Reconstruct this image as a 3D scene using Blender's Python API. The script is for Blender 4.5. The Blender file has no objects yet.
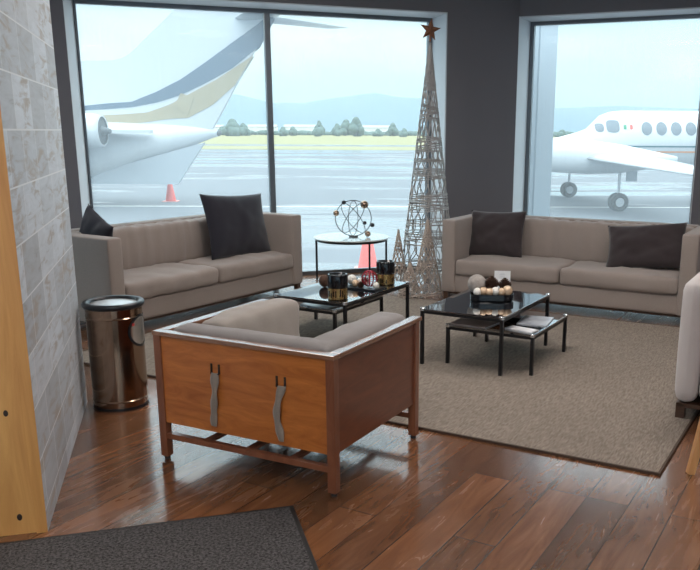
import bpy, bmesh, math, random
from mathutils import Vector, Matrix, noise
R = math.radians
PI = math.pi
random.seed(7)
SC = bpy.context.scene
COL = SC.collection

# ------------------------------------------------------------------ materials
def new_mat(name):
    m = bpy.data.materials.new(name); m.use_nodes = True
    nt = m.node_tree
    return m, nt, nt.nodes['Principled BSDF']

def mixc(nt, fac, a, b, mode='MIX'):
    n = nt.nodes.new('ShaderNodeMix'); n.data_type = 'RGBA'; n.blend_type = mode
    for sock, v in ((n.inputs[0], fac), (n.inputs[6], a), (n.inputs[7], b)):
        if hasattr(v, 'is_linked'): nt.links.new(v, sock)
        elif isinstance(v, (int, float)): sock.default_value = v
        else: sock.default_value = (*v, 1)
    return n.outputs[2]

def ramp(nt, fac, stops):
    n = nt.nodes.new('ShaderNodeValToRGB')
    cr = n.color_ramp
    while len(cr.elements) < len(stops): cr.elements.new(0.5)
    for e, (p, c) in zip(cr.elements, stops):
        e.position = p; e.color = (*c, 1) if not isinstance(c, (int, float)) else (c, c, c, 1)
    nt.links.new(fac, n.inputs[0])
    return n.outputs[0]

def coords(nt, scale=(1, 1, 1), rot=(0, 0, 0), loc=(0, 0, 0)):
    t = nt.nodes.new('ShaderNodeTexCoord'); mp = nt.nodes.new('ShaderNodeMapping')
    mp.inputs['Scale'].default_value = scale; mp.inputs['Rotation'].default_value = rot
    mp.inputs['Location'].default_value = loc
    src = t.outputs['Object']
    if rot != (0, 0, 0) and scale != (1, 1, 1):
        m0 = nt.nodes.new('ShaderNodeMapping'); m0.inputs['Rotation'].default_value = rot
        mp.inputs['Rotation'].default_value = (0, 0, 0)
        nt.links.new(src, m0.inputs[0]); src = m0.outputs[0]
    nt.links.new(src, mp.inputs[0])
    return mp.outputs[0]

def noise_n(nt, vec, scale, detail=4, rough=.55, dist=0):
    n = nt.nodes.new('ShaderNodeTexNoise')
    n.inputs['Scale'].default_value = scale; n.inputs['Detail'].default_value = detail
    n.inputs['Roughness'].default_value = rough; n.inputs['Distortion'].default_value = dist
    nt.links.new(vec, n.inputs['Vector'])
    return n.outputs[0]

def bump(nt, bsdf, h, strength=.2, dist=.01):
    b = nt.nodes.new('ShaderNodeBump'); b.inputs['Strength'].default_value = strength
    b.inputs['Distance'].default_value = dist
    nt.links.new(h, b.inputs['Height']); nt.links.new(b.outputs[0], bsdf.inputs['Normal'])

def plain(name, c, rough=.5, metal=0, c2=None, sc=8, b=0, bsc=60, coat=0):
    m, nt, p = new_mat(name)
    v = coords(nt)
    c2 = c2 or tuple(x * .85 for x in c)
    nt.links.new(mixc(nt, noise_n(nt, v, sc), c, c2), p.inputs['Base Color'])
    p.inputs['Roughness'].default_value = rough; p.inputs['Metallic'].default_value = metal
    if coat: p.inputs['Coat Weight'].default_value = coat; p.inputs['Coat Roughness'].default_value = .15
    if b: bump(nt, p, noise_n(nt, v, bsc, 2), b, .004)
    return m

def fabric(name, c, c2, sc=140):
    m, nt, p = new_mat(name)
    v = coords(nt)
    w1 = noise_n(nt, coords(nt, (sc * 3, sc * .5, sc)), 1, 2)
    w2 = noise_n(nt, coords(nt, (sc * .5, sc * 2, sc * 3)), 1, 2)
    f = mixc(nt, .5, w1, w2)
    base = mixc(nt, f, c, c2)
    big = noise_n(nt, v, 3, 3)
    nt.links.new(mixc(nt, big, base, mixc(nt, .5, base, c2)), p.inputs['Base Color'])
    p.inputs['Roughness'].default_value = .9
    p.inputs['Sheen Weight'].default_value = .25
    p.inputs['Specular IOR Level'].default_value = .2
    bump(nt, p, f, .25, .002)
    return m

def wood(name, c, c2, scale=(3, 3, 30), rough=.35, coat=.3, knots=False):
    m, nt, p = new_mat(name)
    v = coords(nt, scale)
    n1 = noise_n(nt, v, 1.6, 6, .6, 1.2)
    col = ramp(nt, n1, [(.3, c), (.7, c2)])
    if knots:
        vo = nt.nodes.new('ShaderNodeTexVoronoi'); vo.inputs['Scale'].default_value = 1
        nt.links.new(coords(nt, (4, 4, 2.2)), vo.inputs['Vector'])
        k = ramp(nt, vo.outputs['Distance'], [(.10, 1), (.15, 0)])
        col = mixc(nt, k, col, (.05, .02, .01))
    nt.links.new(col, p.inputs['Base Color'])
    p.inputs['Roughness'].default_value = rough
    p.inputs['Coat Weight'].default_value = coat; p.inputs['Coat Roughness'].default_value = .2
    bump(nt, p, n1, .08, .002)
    return m

def floor_mat():
    m, nt, p = new_mat('oiled_plank_wood')
    v = coords(nt, rot=(0, 0, -R(61.5)))
    br = nt.nodes.new('ShaderNodeTexBrick')
    br.inputs['Color1'].default_value = (0, 0, 0, 1); br.inputs['Color2'].default_value = (1, 1, 1, 1)
    br.inputs['Mortar'].default_value = (.5, .5, .5, 1)
    br.inputs['Scale'].default_value = 1; br.inputs['Mortar Size'].default_value = .0028
    br.inputs['Mortar Smooth'].default_value = .2
    br.inputs['Brick Width'].default_value = 1.7; br.inputs['Row Height'].default_value = .185
    br.offset = .37; br.offset_frequency = 3
    nt.links.new(v, br.inputs['Vector'])
    g = noise_n(nt, coords(nt, (1.3, 9, 1), rot=(0, 0, -R(61.5))), 1.8, 6, .6, 1.0)
    big = noise_n(nt, coords(nt), 1.1, 3)
    grain = ramp(nt, g, [(.25, (.095, .040, .019)), (.5, (.165, .070, .031)), (.78, (.245, .112, .053))])
    tone = ramp(nt, br.outputs['Color'], [(0, (.62, .62, .62)), (.5, (1, .98, .95)), (1, (1.35, 1.28, 1.2))])
    col = mixc(nt, 1, grain, tone, 'MULTIPLY')
    col = mixc(nt, br.outputs['Fac'], col, (.02, .01, .006))
    nt.links.new(col, p.inputs['Base Color'])
    nt.links.new(ramp(nt, mixc(nt, .5, g, big), [(.3, .18), (.7, .32)]), p.inputs['Roughness'])
    p.inputs['Coat Weight'].default_value = .6; p.inputs['Coat Roughness'].default_value = .1
    scr = noise_n(nt, coords(nt, (34, 3.5, 1), rot=(0, 0, -R(61.5))), 1.1, 3, .5, .6)
    inv = nt.nodes.new('ShaderNodeMath'); inv.operation = 'SUBTRACT'; inv.inputs[0].default_value = 1
    nt.links.new(br.outputs['Fac'], inv.inputs[1])
    h = mixc(nt, .09, inv.outputs[0], mixc(nt, .3, scr, g))
    bump(nt, p, h, .30, .005)
    p.inputs['Specular IOR Level'].default_value = .6
    return m

def block_mat():
    m, nt, p = new_mat('whitewashed_wood_blocks')
    t = nt.nodes.new('ShaderNodeTexCoord'); s = nt.nodes.new('ShaderNodeSeparateXYZ'); c = nt.nodes.new('ShaderNodeCombineXYZ')
    nt.links.new(t.outputs['Object'], s.inputs[0])
    nt.links.new(s.outputs['X'], c.inputs['X']); nt.links.new(s.outputs['Z'], c.inputs['Y']); nt.links.new(s.outputs['Y'], c.inputs['Z'])
    mp = nt.nodes.new('ShaderNodeMapping'); mp.inputs['Location'].default_value = (0.13, -.095, 0)
    nt.links.new(c.outputs[0], mp.inputs[0])
    br = nt.nodes.new('ShaderNodeTexBrick')
    br.inputs['Color1'].default_value = (0, 0, 0, 1); br.inputs['Color2'].default_value = (1, 1, 1, 1)
    br.inputs['Scale'].default_value = 1; br.inputs['Mortar Size'].default_value = .0036
    br.inputs['Brick Width'].default_value = .42; br.inputs['Row Height'].default_value = .215
    br.offset = .42; br.offset_frequency = 2; br.squash = .8; br.squash_frequency = 3
    nt.links.new(mp.outputs[0], br.inputs['Vector'])
    g = noise_n(nt, coords(nt, (2.2, 3, 11)), 1.7, 6, .6, 1.2)
    g2 = noise_n(nt, coords(nt, (2, 2, 4)), 1.3, 4)
    a = ramp(nt, g, [(.24, (.36, .36, .37)), (.40, (.56, .60, .645)), (.7, (.68, .73, .79))])  # cool cast of window daylight put into the whitewash colour
    tone = ramp(nt, br.outputs['Color'], [(0, (.72, .71, .70)), (1, (1.12, 1.12, 1.12))])
    col = mixc(nt, 1, a, tone, 'MULTIPLY')
    worn_warm = ramp(nt, mixc(nt, .5, g, g2), [(.38, 1), (.48, 0)])
    col = mixc(nt, worn_warm, col, (.42, .37, .33))  # brown worn grain, doubling as warm light bounced off the floor
    col = mixc(nt, br.outputs['Fac'], col, (.78, .80, .82))
    nt.links.new(col, p.inputs['Base Color'])
    p.inputs['Roughness'].default_value = .5
    bump(nt, p, mixc(nt, .3, br.outputs['Color'], g), .3, .006)
    return m

def carpet(name, c, c2, scale, st=(1, 1, 1), rot=0, bs=.6):
    m, nt, p = new_mat(name)
    v = coords(nt, st, rot=(0, 0, rot))
    n1 = noise_n(nt, v, scale, 3, .7)
    n2 = noise_n(nt, coords(nt), 1.5, 3)
    col = ramp(nt, n1, [(.32, c), (.68, c2)])
    col = mixc(nt, mixc(nt, .5, n2, (.2, .2, .2)), col, c)
    nt.links.new(col, p.inputs['Base Color'])
    p.inputs['Roughness'].default_value = 1; p.inputs['Specular IOR Level'].default_value = .1
    bump(nt, p, n1, bs, .006)
    return m

def tarmac_mat():
    m, nt, p = new_mat('wet_tarmac')
    v = coords(nt, (.05, .17, 1))
    n1 = noise_n(nt, v, 1, 5, .6, .4)
    n2 = noise_n(nt, coords(nt, (.6, .6, 1)), 1, 5, .7)
    wet = ramp(nt, n1, [(.50, 0), (.57, 1)])
    col = mixc(nt, n2, (.105, .115, .13), (.15, .16, .175))
    col = mixc(nt, wet, col, (.10, .11, .12))
    nt.links.new(col, p.inputs['Base Color'])
    nt.links.new(ramp(nt, wet, [(0, .7), (1, .08)]), p.inputs['Roughness'])
    nt.links.new(ramp(nt, wet, [(0, .12), (1, 1)]), p.inputs['Specular IOR Level'])
    return m

def glass_mat(name, tint=(.86, .93, .96), gl=.05, veil=.105):
    m = bpy.data.materials.new(name); m.use_nodes = True; nt = m.node_tree; nt.nodes.clear()
    o = nt.nodes.new('ShaderNodeOutputMaterial'); t = nt.nodes.new('ShaderNodeBsdfTransparent')
    g = nt.nodes.new('ShaderNodeBsdfGlossy'); g.inputs['Roughness'].default_value = .02
    f = nt.nodes.new('ShaderNodeFresnel'); f.inputs['IOR'].default_value = 1.45
    x = nt.nodes.new('ShaderNodeMixShader')
    v = coords(nt, (.6, .6, .6)); n = noise_n(nt, v, 1.5, 2)
    c = mixc(nt, n, tint, tuple(a * .985 for a in tint))
    nt.links.new(c, t.inputs[0])
    fm = nt.nodes.new('ShaderNodeMath'); fm.operation = 'MULTIPLY'; fm.inputs[1].default_value = gl
    nt.links.new(f.outputs[0], fm.inputs[0]); nt.links.new(fm.outputs[0], x.inputs[0])
    tl = nt.nodes.new('ShaderNodeBsdfTranslucent'); tl.inputs[0].default_value = (.80, .92, 1, 1)  # bluish veil put into the glass imitates glare over the view
    x2 = nt.nodes.new('ShaderNodeMixShader')
    wv = noise_n(nt, coords(nt, (9, 9, .3)), 6, 3)
    nt.links.new(ramp(nt, wv, [(.3, veil * .85), (.7, veil * 1.15)]), x2.inputs[0])
    nt.links.new(t.outputs[0], x2.inputs[1]); nt.links.new(tl.outputs[0], x2.inputs[2])
    nt.links.new(x2.outputs[0], x.inputs[1]); nt.links.new(g.outputs[0], x.inputs[2]); nt.links.new(x.outputs[0], o.inputs[0])
    return m

def emit(name, c, s):
    m, nt, p = new_mat(name)
    p.inputs['Base Color'].default_value = (.8, .8, .8, 1)
    p.inputs['Emission Color'].default_value = (*c, 1); p.inputs['Emission Strength'].default_value = s
    return m

M = {}
M['floor'] = floor_mat()
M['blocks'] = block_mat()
M['greywall'] = plain('dark_grey_plaster', (.165, .16, .175), .75, c2=(.15, .146, .16), sc=3, b=.05, bsc=120)
M['reveal'] = plain('pale_grey_reveal_paint', (.68, .71, .74), .5, c2=(.64, .67, .70), sc=4)
M['ceiling'] = plain('white_ceiling', (.75, .74, .72), .8)
M['frame'] = plain('dark_window_aluminium', (.17, .19, .21), .35, .6)
M['glass'] = glass_mat('clear_window_glass')
M['fabric'] = fabric('taupe_upholstery', (.39, .325, .29), (.24, .198, .178))
M['fabric_light'] = fabric('light_grey_upholstery', (.66, .60, .585), (.50, .455, .44))
M['beige'] = fabric('beige_cushion_cloth', (.40, .355, .32), (.29, .255, .228))
M['greycloth'] = fabric('grey_cushion_cloth', (.30, .275, .265), (.21, .19, .185))
M['navy'] = fabric('black_navy_pillow_cloth', (.028, .027, .038), (.016, .015, .022), 90)
M['brownpillow'] = fabric('dark_brown_pillow_cloth', (.055, .042, .044), (.032, .025, .027), 90)
M['darkwood'] = wood('dark_walnut', (.05, .026, .016), (.09, .045, .028))
M['panel'] = wood('honey_mahogany_veneer', (.36, .10, .022), (.60, .20, .045), (2.2, 5, 11), .3, .4)
M['panel2'] = wood('red_mahogany_veneer', (.13, .034, .015), (.20, .055, .022), (5, 2.2, 11), .3, .4)  # shade of the side panels put into a darker veneer copy
M['post'] = wood('mahogany_posts', (.17, .055, .028), (.27, .10, .05), (9, 9, 2), .3, .4)
M['rail'] = wood('varnished_edge', (.22, .10, .06), (.30, .15, .09), (3, 3, 30), .12, 1)
M['pine'] = wood('yellow_pine_board', (.55, .25, .068), (.75, .40, .13), (7, 7, .8), .45, .1, knots=True)
M['lightleg'] = wood('light_oak', (.55, .27, .10), (.70, .38, .16), (9, 9, 2), .4, .2)
M['blackmetal'] = plain('black_steel', (.012, .012, .014), .4, .3)
M['chrome'] = plain('brushed_chrome', (.75, .75, .76), .22, 1)
M['tabletop'] = plain('smoked_black_glass', (.012, .014, .018), .02, 0, coat=1)
for _n in M['tabletop'].node_tree.nodes:
    if _n.type == 'BSDF_PRINCIPLED': _n.inputs['IOR'].default_value = 2.3; _n.inputs['Coat IOR'].default_value = 1.9; _n.inputs['Coat Roughness'].default_value = .02
M['sideglass'] = plain('frosted_pale_glass', (.78, .86, .86), .05, 0, coat=1)
M['steel'] = plain('polished_bronze_steel', (.36, .25, .18), .14, 1, c2=(.30, .21, .155), sc=2)
M['rim'] = plain('black_plastic', (.012, .014, .018), .3)
M['silver'] = plain('silver_lid', (.78, .8, .82), .25, .4)
M['red'] = plain('red_paint', (.6, .03, .03), .4)
M['rug'] = carpet('woven_taupe_wool', (.155, .126, .104), (.40, .34, .285), 22, (7, .9, 1), rot=0, bs=.6)
M['rugedge'] = plain('brown_rug_binding', (.075, .045, .03), .9)
M['mat'] = carpet('charcoal_loop_mat', (.016, .015, .016), (.21, .20, .20), 90, bs=1)
M['matedge'] = plain('black_rubber_edge', (.015, .015, .015), .7)
M['wicker'] = plain('silver_grey_wire', (.46, .43, .41), .4, .45)
M['twig'] = plain('pale_brown_twig', (.50, .41, .35), .8)
M['star'] = plain('copper_glitter', (.30, .13, .07), .4, .6)
M['gold'] = plain('mottled_gold_foil', (.75, .52, .22), .25, .9, c2=(.35, .22, .08), sc=60)
M['blackglass'] = plain('black_candle_glass', (.008, .008, .010), .12)
M['cone'] = plain('brown_pinecone', (.07, .032, .018), .8)
M['pearl'] = plain('pearly_gold_ball', (.80, .62, .45), .25, .3, c2=(.55, .33, .18), sc=20)
M['white_ball'] = plain('pearly_white_ball', (.82, .78, .72), .3, .1)
M['twine'] = plain('grey_twine_ball', (.42, .38, .35), .9, c2=(.25, .22, .2), sc=60, b=1, bsc=80)
M['redwire'] = plain('red_metal_wire', (.35, .02, .04), .3, .6)
M['paper'] = plain('white_paper', (.8, .8, .82), .5)
M['magcover'] = plain('glossy_magazine_cover', (.25, .29, .36), .15, c2=(.75, .78, .82), sc=9)
M['magpink'] = plain('pale_pink_magazine_cover', (.55, .45, .42), .2, c2=(.35, .28, .27), sc=9)
M['suede'] = fabric('taupe_suede_strap', (.32, .26, .21), (.22, .18, .15), 60)
M['slot'] = plain('dark_buckle', (.03, .015, .01), .5)
M['tarmac'] = tarmac_mat()
M['grass'] = carpet('dry_airfield_grass', (.20, .20, .09), (.36, .31, .17), 1, (.03, .2, 1), bs=0)
M['foliage'] = plain('dark_tree_foliage', (.075, .12, .11), .9, c2=(.10, .15, .12), sc=.5)  # lightened and greyed to imitate haze over the far trees
M['trunk'] = plain('tree_bark', (.08, .05, .035), .9)
M['hill'] = plain('forest_hillside', (.04, .09, .16), 1, c2=(.05, .11, .18), sc=.002)  # blue of distance haze put into the forest colour
M['shed'] = plain('white_airfield_building', (.72, .73, .74), .7)
M['shedroof'] = plain('grey_metal_roof', (.35, .37, .4), .6)
M['jet'] = plain('white_aircraft_paint', (.56, .585, .61), .35, coat=.2, c2=(.54, .565, .59), sc=1)
M['jetgrey'] = plain('grey_aircraft_belly_paint', (.40, .44, .48), .4)
M['slate'] = plain('slate_blue_stripe_paint', (.10, .15, .21), .35)
M['beigepaint'] = plain('beige_stripe_paint', (.40, .335, .215), .4)
M['teal'] = plain('dark_teal_stripe_paint', (.03, .14, .17), .4)
M['orange'] = plain('orange_stripe_paint', (.75, .30, .12), .4)
M['planeglass'] = plain('aircraft_window_glass', (.12, .15, .18), .12)
M['jetdark'] = plain('engine_dark_metal', (.10, .11, .12), .5, .5)
M['tyre'] = plain('black_tyre_rubber', (.03, .03, .03), .8)
M['conered'] = plain('traffic_cone_red', (.85, .08, .05), .6)
M['coneband'] = plain('traffic_cone_faded_edge', (.9, .35, .3), .6)
M['green'] = plain('flag_green', (.02, .25, .12), .5)
M['concrete'] = plain('pale_concrete_cladding', (.55, .62, .68), .7, c2=(.50, .57, .63), sc=2)
M['line'] = plain('painted_taxi_line', (.65, .65, .6), .6)
M['lampglow'] = emit('warm_ceiling_panel', (1, .94, .89), 13.5)  # glow of the added ceiling fill lamps
M['metaltrim'] = plain('white_lamp_trim', (.8, .8, .8), .4)

# ------------------------------------------------------------------ mesh helpers
def obj(name, bm, mat, parent=None, smooth=False, loc=None, rot=None, weld=False):
    me = bpy.data.meshes.new(name)
    if weld: bmesh.ops.remove_doubles(bm, verts=bm.verts, dist=1e-5)
    bmesh.ops.recalc_face_normals(bm, faces=bm.faces)
    bm.to_mesh(me); bm.free()
    mats = mat if isinstance(mat, (list, tuple)) else [mat]
    for m in mats: me.materials.append(M[m])
    if smooth:
        for f in me.polygons: f.use_smooth = True
        if smooth == 'auto':
            try: me.set_sharp_from_angle(angle=R(35))
            except Exception: pass
    o = bpy.data.objects.new(name, me); COL.objects.link(o)
    if loc is not None: o.location = loc
    if rot is not None: o.rotation_euler = rot
    if parent: o.parent = parent
    return o

def thing(name, label, cat, loc=(0, 0, 0), rz=0, group=None):
    o = bpy.data.objects.new(name, None); COL.objects.link(o)
    o.empty_display_size = .1
    o.location = loc; o.rotation_euler = (0, 0, rz); o['label'] = label; o['category'] = cat
    if group: o['group'] = group
    return o

def tag(o, label, cat, group=None):
    o['label'] = label; o['category'] = cat
    if group: o['group'] = group
    return o

def struct(name, bm, mat, label=None, cat=None, **k):
    o = obj(name, bm, mat, **k); o['kind'] = 'structure'
    if label: o['label'] = label
    if cat: o['category'] = cat
    return o

def dup(root, label=None, loc=None, rz=None):
    r = root.copy(); COL.objects.link(r)
    if label: r['label'] = label
    if loc is not None: r.location = loc
    if rz is not None: r.rotation_euler = (0, 0, rz)
    for ch in list(root.children):
        c = ch.copy(); COL.objects.link(c); c.parent = r
        for g in list(ch.children):
            d = g.copy(); COL.objects.link(d); d.parent = c
    return r

def box(bm, x0, x1, y0, y1, z0, z1, bev=0, seg=2, mat=0, M4=None):
    vs = [bm.verts.new((x, y, z)) for x in (x0, x1) for y in (y0, y1) for z in (z0, z1)]
    q = [(0, 1, 3, 2), (4, 6, 7, 5), (0, 4, 5, 1), (2, 3, 7, 6), (0, 2, 6, 4), (1, 5, 7, 3)]
    fs = [bm.faces.new([vs[i] for i in f]) for f in q]
    for f in fs: f.material_index = mat
    if M4 is not None:
        for v in vs: v.co = M4 @ v.co
    if bev:
        es = list({e for f in fs for e in f.edges})
        bmesh.ops.bevel(bm, geom=es, offset=bev, segments=seg, profile=.7, affect='EDGES')
    return fs

def bx(*a, **k):
    bm = bmesh.new(); box(bm, *a, **k); return bm

def tube(bm, pts, r, n=8, close=False, mat=0, cap=True):
    pts = [Vector(p) for p in pts]; N = len(pts)
    rs = r if isinstance(r, (list, tuple)) else [r] * N
    rings = []; up = None
    for i, p in enumerate(pts):
        a = pts[i - 1] if (i > 0 or close) else p
        b = pts[(i + 1) % N] if (i < N - 1 or close) else p
        t = (b - a)
        if t.length < 1e-9: t = Vector((0, 0, 1))
        t.normalize()
        if up is None:
            up = Vector((0, 0, 1)) if abs(t.z) < .9 else Vector((1, 0, 0))
        u = (up - t * up.dot(t))
        if u.length < 1e-6: u = t.orthogonal()
        u.normalize(); up = u; w = t.cross(u)
        rings.append([bm.verts.new(p + (u * math.cos(k * 2 * PI / n + PI / 4) + w * math.sin(k * 2 * PI / n + PI / 4)) * rs[i]) for k in range(n)])
    for i in range(N if close else N - 1):
        A, B = rings[i], rings[(i + 1) % N]
        for k in range(n):
            f = bm.faces.new((A[k], A[(k + 1) % n], B[(k + 1) % n], B[k])); f.material_index = mat
    if not close and cap:
        bm.faces.new(rings[0][::-1]); bm.faces.new(rings[-1])

def lathe(bm, prof, n=32, c=(0, 0), mat=0, axis='z'):
    rings = []
    for r, z in prof:
        if r < 1e-6: rings.append([bm.verts.new((c[0], c[1], z))])
        else: rings.append([bm.verts.new((c[0] + r * math.cos(2 * PI * k / n), c[1] + r * math.sin(2 * PI * k / n), z)) for k in range(n)])
    for A, B in zip(rings, rings[1:]):
        for k in range(n):
            a = (A[k % len(A)], A[(k + 1) % n % len(A)]); b = (B[(k + 1) % n % len(B)], B[k % len(B)])
            vs = []
            for v in (*a, *b):
                if v not in vs: vs.append(v)
            if len(vs) > 2:
                f = bm.faces.new(vs); f.material_index = mat

def prism(bm, pts, d, axis='y', off=0, mat=0):
    """polygon pts in the other two axes, extruded by d centred at off"""
    def v(p, o):
        return {'y': (p[0], o, p[1]), 'z': (p[0], p[1], o), 'x': (o, p[0], p[1])}[axis]
    A = [bm.verts.new(v(p, off - d / 2)) for p in pts]; B = [bm.verts.new(v(p, off + d / 2)) for p in pts]
    n = len(pts)
    fs = [bm.faces.new(A), bm.faces.new(B[::-1])]
    for i in range(n): fs.append(bm.faces.new((A[i], B[i], B[(i + 1) % n], A[(i + 1) % n])))
    for f in fs: f.material_index = mat

def soft(bm, x0, x1, y0, y1, z0, z1, r=.04, n=10, puff=(0, 0, 0), wr=0, wsc=(4, 4, 4), seed=0, mfun=None):
    """rounded, slightly puffed upholstery block"""
    c = Vector(((x0 + x1) / 2, (y0 + y1) / 2, (z0 + z1) / 2)); h = Vector(((x1 - x0) / 2, (y1 - y0) / 2, (z1 - z0) / 2))
    r = min(r, min(h) * .98)
    def ax(hh):
        k = max(3, int(n * hh / max(h)))
        s = [-hh, -hh + r * .12, -hh + r * .4, -hh + r]
        s += [(-hh + r) + (2 * (hh - r)) * i / (k + 1) for i in range(1, k + 1)]
        s += [hh - r, hh - r * .4, hh - r * .12, hh]
        return s
    X, Y, Z = ax(h.x), ax(h.y), ax(h.z)
    cache = {}
    def vert(i, j, k):
        key = (i, j, k)
        if key in cache: return cache[key]
        p = Vector((X[i], Y[j], Z[k]))
        q = Vector([max(-(hh - r), min(hh - r, a)) for a, hh in zip(p, h)])
        d = p - q
        if d.length > 1e-9: d = d.normalized() * r
        p2 = q + d
        u, v, w = p2.x / h.x, p2.y / h.y, p2.z / h.z
        p2.x += puff[0] * u * (1 - v * v) * (1 - w * w)
        p2.y += puff[1] * v * (1 - u * u) * (1 - w * w)
        p2.z += puff[2] * w * (1 - u * u * u * u) * (1 - v * v)
        if wr:
            s = Vector((p2.x * wsc[0] + seed, p2.y * wsc[1], p2.z * wsc[2]))
            nn = noise.noise(s) + .5 * noise.noise(s * 2.3)
            nv = Vector((u ** 3, v ** 3, w ** 3)); nv.normalize() if nv.length > 0 else None
            p2 += nv * nn * wr
        if mfun: p2 = mfun(p2)
        cache[key] = bm.verts.new(p2 + c); return cache[key]
    nx, ny, nz = len(X) - 1, len(Y) - 1, len(Z) - 1
    for i in range(nx):
        for j in range(ny):
            for k in (0, nz): bm.faces.new((vert(i, j, k), vert(i + 1, j, k), vert(i + 1, j + 1, k), vert(i, j + 1, k)))
    for i in range(nx):
        for k in range(nz):
            for j in (0, ny): bm.faces.new((vert(i, j, k), vert(i + 1, j, k), vert(i + 1, j, k + 1), vert(i, j, k + 1)))
    for j in range(ny):
        for k in range(nz):
            for i in (0, nx): bm.faces.new((vert(i, j, k), vert(i, j + 1, k), vert(i, j + 1, k + 1), vert(i, j, k + 1)))

def pillow_bm(w, h, t, seed=0, wr=.012):
    """square scatter pillow standing in the xz plane, thickness along y"""
    bm = bmesh.new(); n = 26; S = {}
    for side in (-1, 1):
        for i in range(n + 1):
            for j in range(n + 1):
                u = -1 + 2 * i / n; v = -1 + 2 * j / n
                edge = i in (0, n) or j in (0, n)
                if edge and side == 1: S[(side, i, j)] = S[(-1, i, j)]; continue
                x = u * (1 - .07 * (1 - v * v)) * w / 2; z = v * (1 - .07 * (1 - u * u)) * h / 2
                th = ((1 - abs(u) ** 3) * (1 - abs(v) ** 3)) ** .6 * t / 2
                nn = noise.noise(Vector((u * 1.6 + seed, v * 1.6, side))) + .6 * noise.noise(Vector((u * 3.5 + seed, v * 3, side * 2)))
                y = side * (th + (0 if edge else nn * wr * min(1, th * 40)))
                S[(side, i, j)] = bm.verts.new((x, y, z))
        for i in range(n):
            for j in range(n):
                bm.faces.new((S[(side, i, j)], S[(side, i + 1, j)], S[(side, i + 1, j + 1)], S[(side, i, j + 1)]))
    return bm

def sphere(bm, c, r, n=16, m=10, sc=(1, 1, 1)):
    prof = [(r * math.sin(PI * i / m), -r * math.cos(PI * i / m)) for i in range(m + 1)]
    b2 = bmesh.new(); lathe(b2, prof, n)
    mp = {}
    for v in b2.verts: mp[v] = bm.verts.new((c[0] + v.co.x * sc[0], c[1] + v.co.y * sc[1], c[2] + v.co.z * sc[2]))
    for f in b2.faces: bm.faces.new([mp[v] for v in f.verts])
    b2.free()

# ------------------------------------------------------------------ camera
F, PX, PY = 820.0, 409.53, 338.15
PITCH, ROLL, H = R(14.121), R(.321), 1.6
cam = bpy.data.cameras.new('camera'); co = bpy.data.objects.new('camera', cam); COL.objects.link(co)
cam.sensor_width = 36; cam.lens = F / 700 * 36
cam.shift_x = (350 - PX) / 700; cam.shift_y = (PY - 285) / 700
cam.clip_end = 20000; cam.clip_start = .05
co.matrix_world = Matrix.Translation((0, 0, H)) @ Matrix.Rotation(PI / 2 - PITCH, 4, 'X') @ Matrix.Rotation(ROLL, 4, 'Z')
SC.camera = co

# ------------------------------------------------------------------ room shell
def P2(o, yaw, s, t=0):
    """point at s along a wall and t out of the room"""
    return (o[0] + math.cos(yaw) * s - math.sin(yaw) * t, o[1] + math.sin(yaw) * s + math.cos(yaw) * t)
YL, YR = R(20), R(-24)
I0 = (-.639, 9.030)            # a point of the left window wall, room side
CN = (1.196, 9.698)            # where the two window walls meet
TD = .5                        # wall depth
HC = 3.15
EL = P2(I0, YL, -4.1)
ER = P2(CN, YR, 4.2)

def wall_piece(bm, yaw, s0, s1, z0, z1, t0=0, t1=TD):
    box(bm, s0, s1, t0, t1, z0, z1)
def wall(name, o, yaw, pieces, mat, **k):
    bm = bmesh.new()
    for p in pieces: box(bm, *p)
    return struct(name, bm, mat, loc=(o[0], o[1], 0), rot=(0, 0, yaw), **k)

WL0, WL1, WZ = -2.745, 1.10, 2.85
sC = 1.953
wall('wall_back_left', I0, YL, [(-4.3, WL0, 0, TD, 0, HC), (WL1, sC, 0, TD, 0, HC), (WL0, WL1, 0, TD, WZ, HC)], 'greywall')
WR0, WR1 = .0, 2.0
wall('wall_back_right', CN, YR, [(WR1, 4.4, 0, TD, 0, HC), (WR0, WR1, 0, TD, WZ, HC)], 'greywall')
# wedge closing the corner between the two window walls
bm = bmesh.new()
c_out_l = P2(CN, YL, 0, TD); c_out_r = P2(CN, YR, 0, TD)
prism(bm, [CN, c_out_r, c_out_l], HC, 'z', HC / 2)
struct('wall_back_corner', bm, 'greywall')
# reveals (pale paint) lining the openings
def reveals(name, o, yaw, a, b, sp=.012):
    bm = bmesh.new()
    prism(bm, [(a, .005), (a + .004, .005), (a + sp, TD), (a, TD)], WZ, 'z', WZ / 2); box(bm, b - .012, b, .012, TD, 0, WZ); box(bm, a + sp, b - .012, .012, TD, WZ - .012, WZ)
    struct(name, bm, 'reveal', loc=(o[0], o[1], 0), rot=(0, 0, yaw))
reveals('trim_1', I0, YL, WL0, WL1, .085)
reveals('trim_2', CN, YR, WR0, WR1)

def window(name, o, yaw, a, b, mull, fa=.045):
    b -= .012
    t0, t1 = TD - .075, TD - .01
    bm = bmesh.new()
    box(bm, a, b, t0, t1, WZ - .052, WZ - .012); box(bm, a, b, t0, t1, .0, .045)
    box(bm, a, a + fa, t0, t1, .045, WZ - .052); box(bm, b - .045, b, t0, t1, .045, WZ - .052)
    for m in mull: box(bm, m - .03, m + .03, t0 - .02, t1, .045, WZ - .052, bev=.006)
    w = struct(name, bm, 'frame', loc=(o[0], o[1], 0), rot=(0, 0, yaw))
    edges = [a + fa] + [x for m in mull for x in (m - .03, m + .03)] + [b - .045]
    for i in range(0, len(edges), 2):
        obj('window_pane', bx(edges[i], edges[i + 1], TD - .045, TD - .037, .045, WZ - .052), 'glass', w)
    return w
window('window_1', I0, YL, WL0 + .08, WL1, [-.78], .022)
window('window_2', CN, YR, WR0 + .012, WR1, [])

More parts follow.
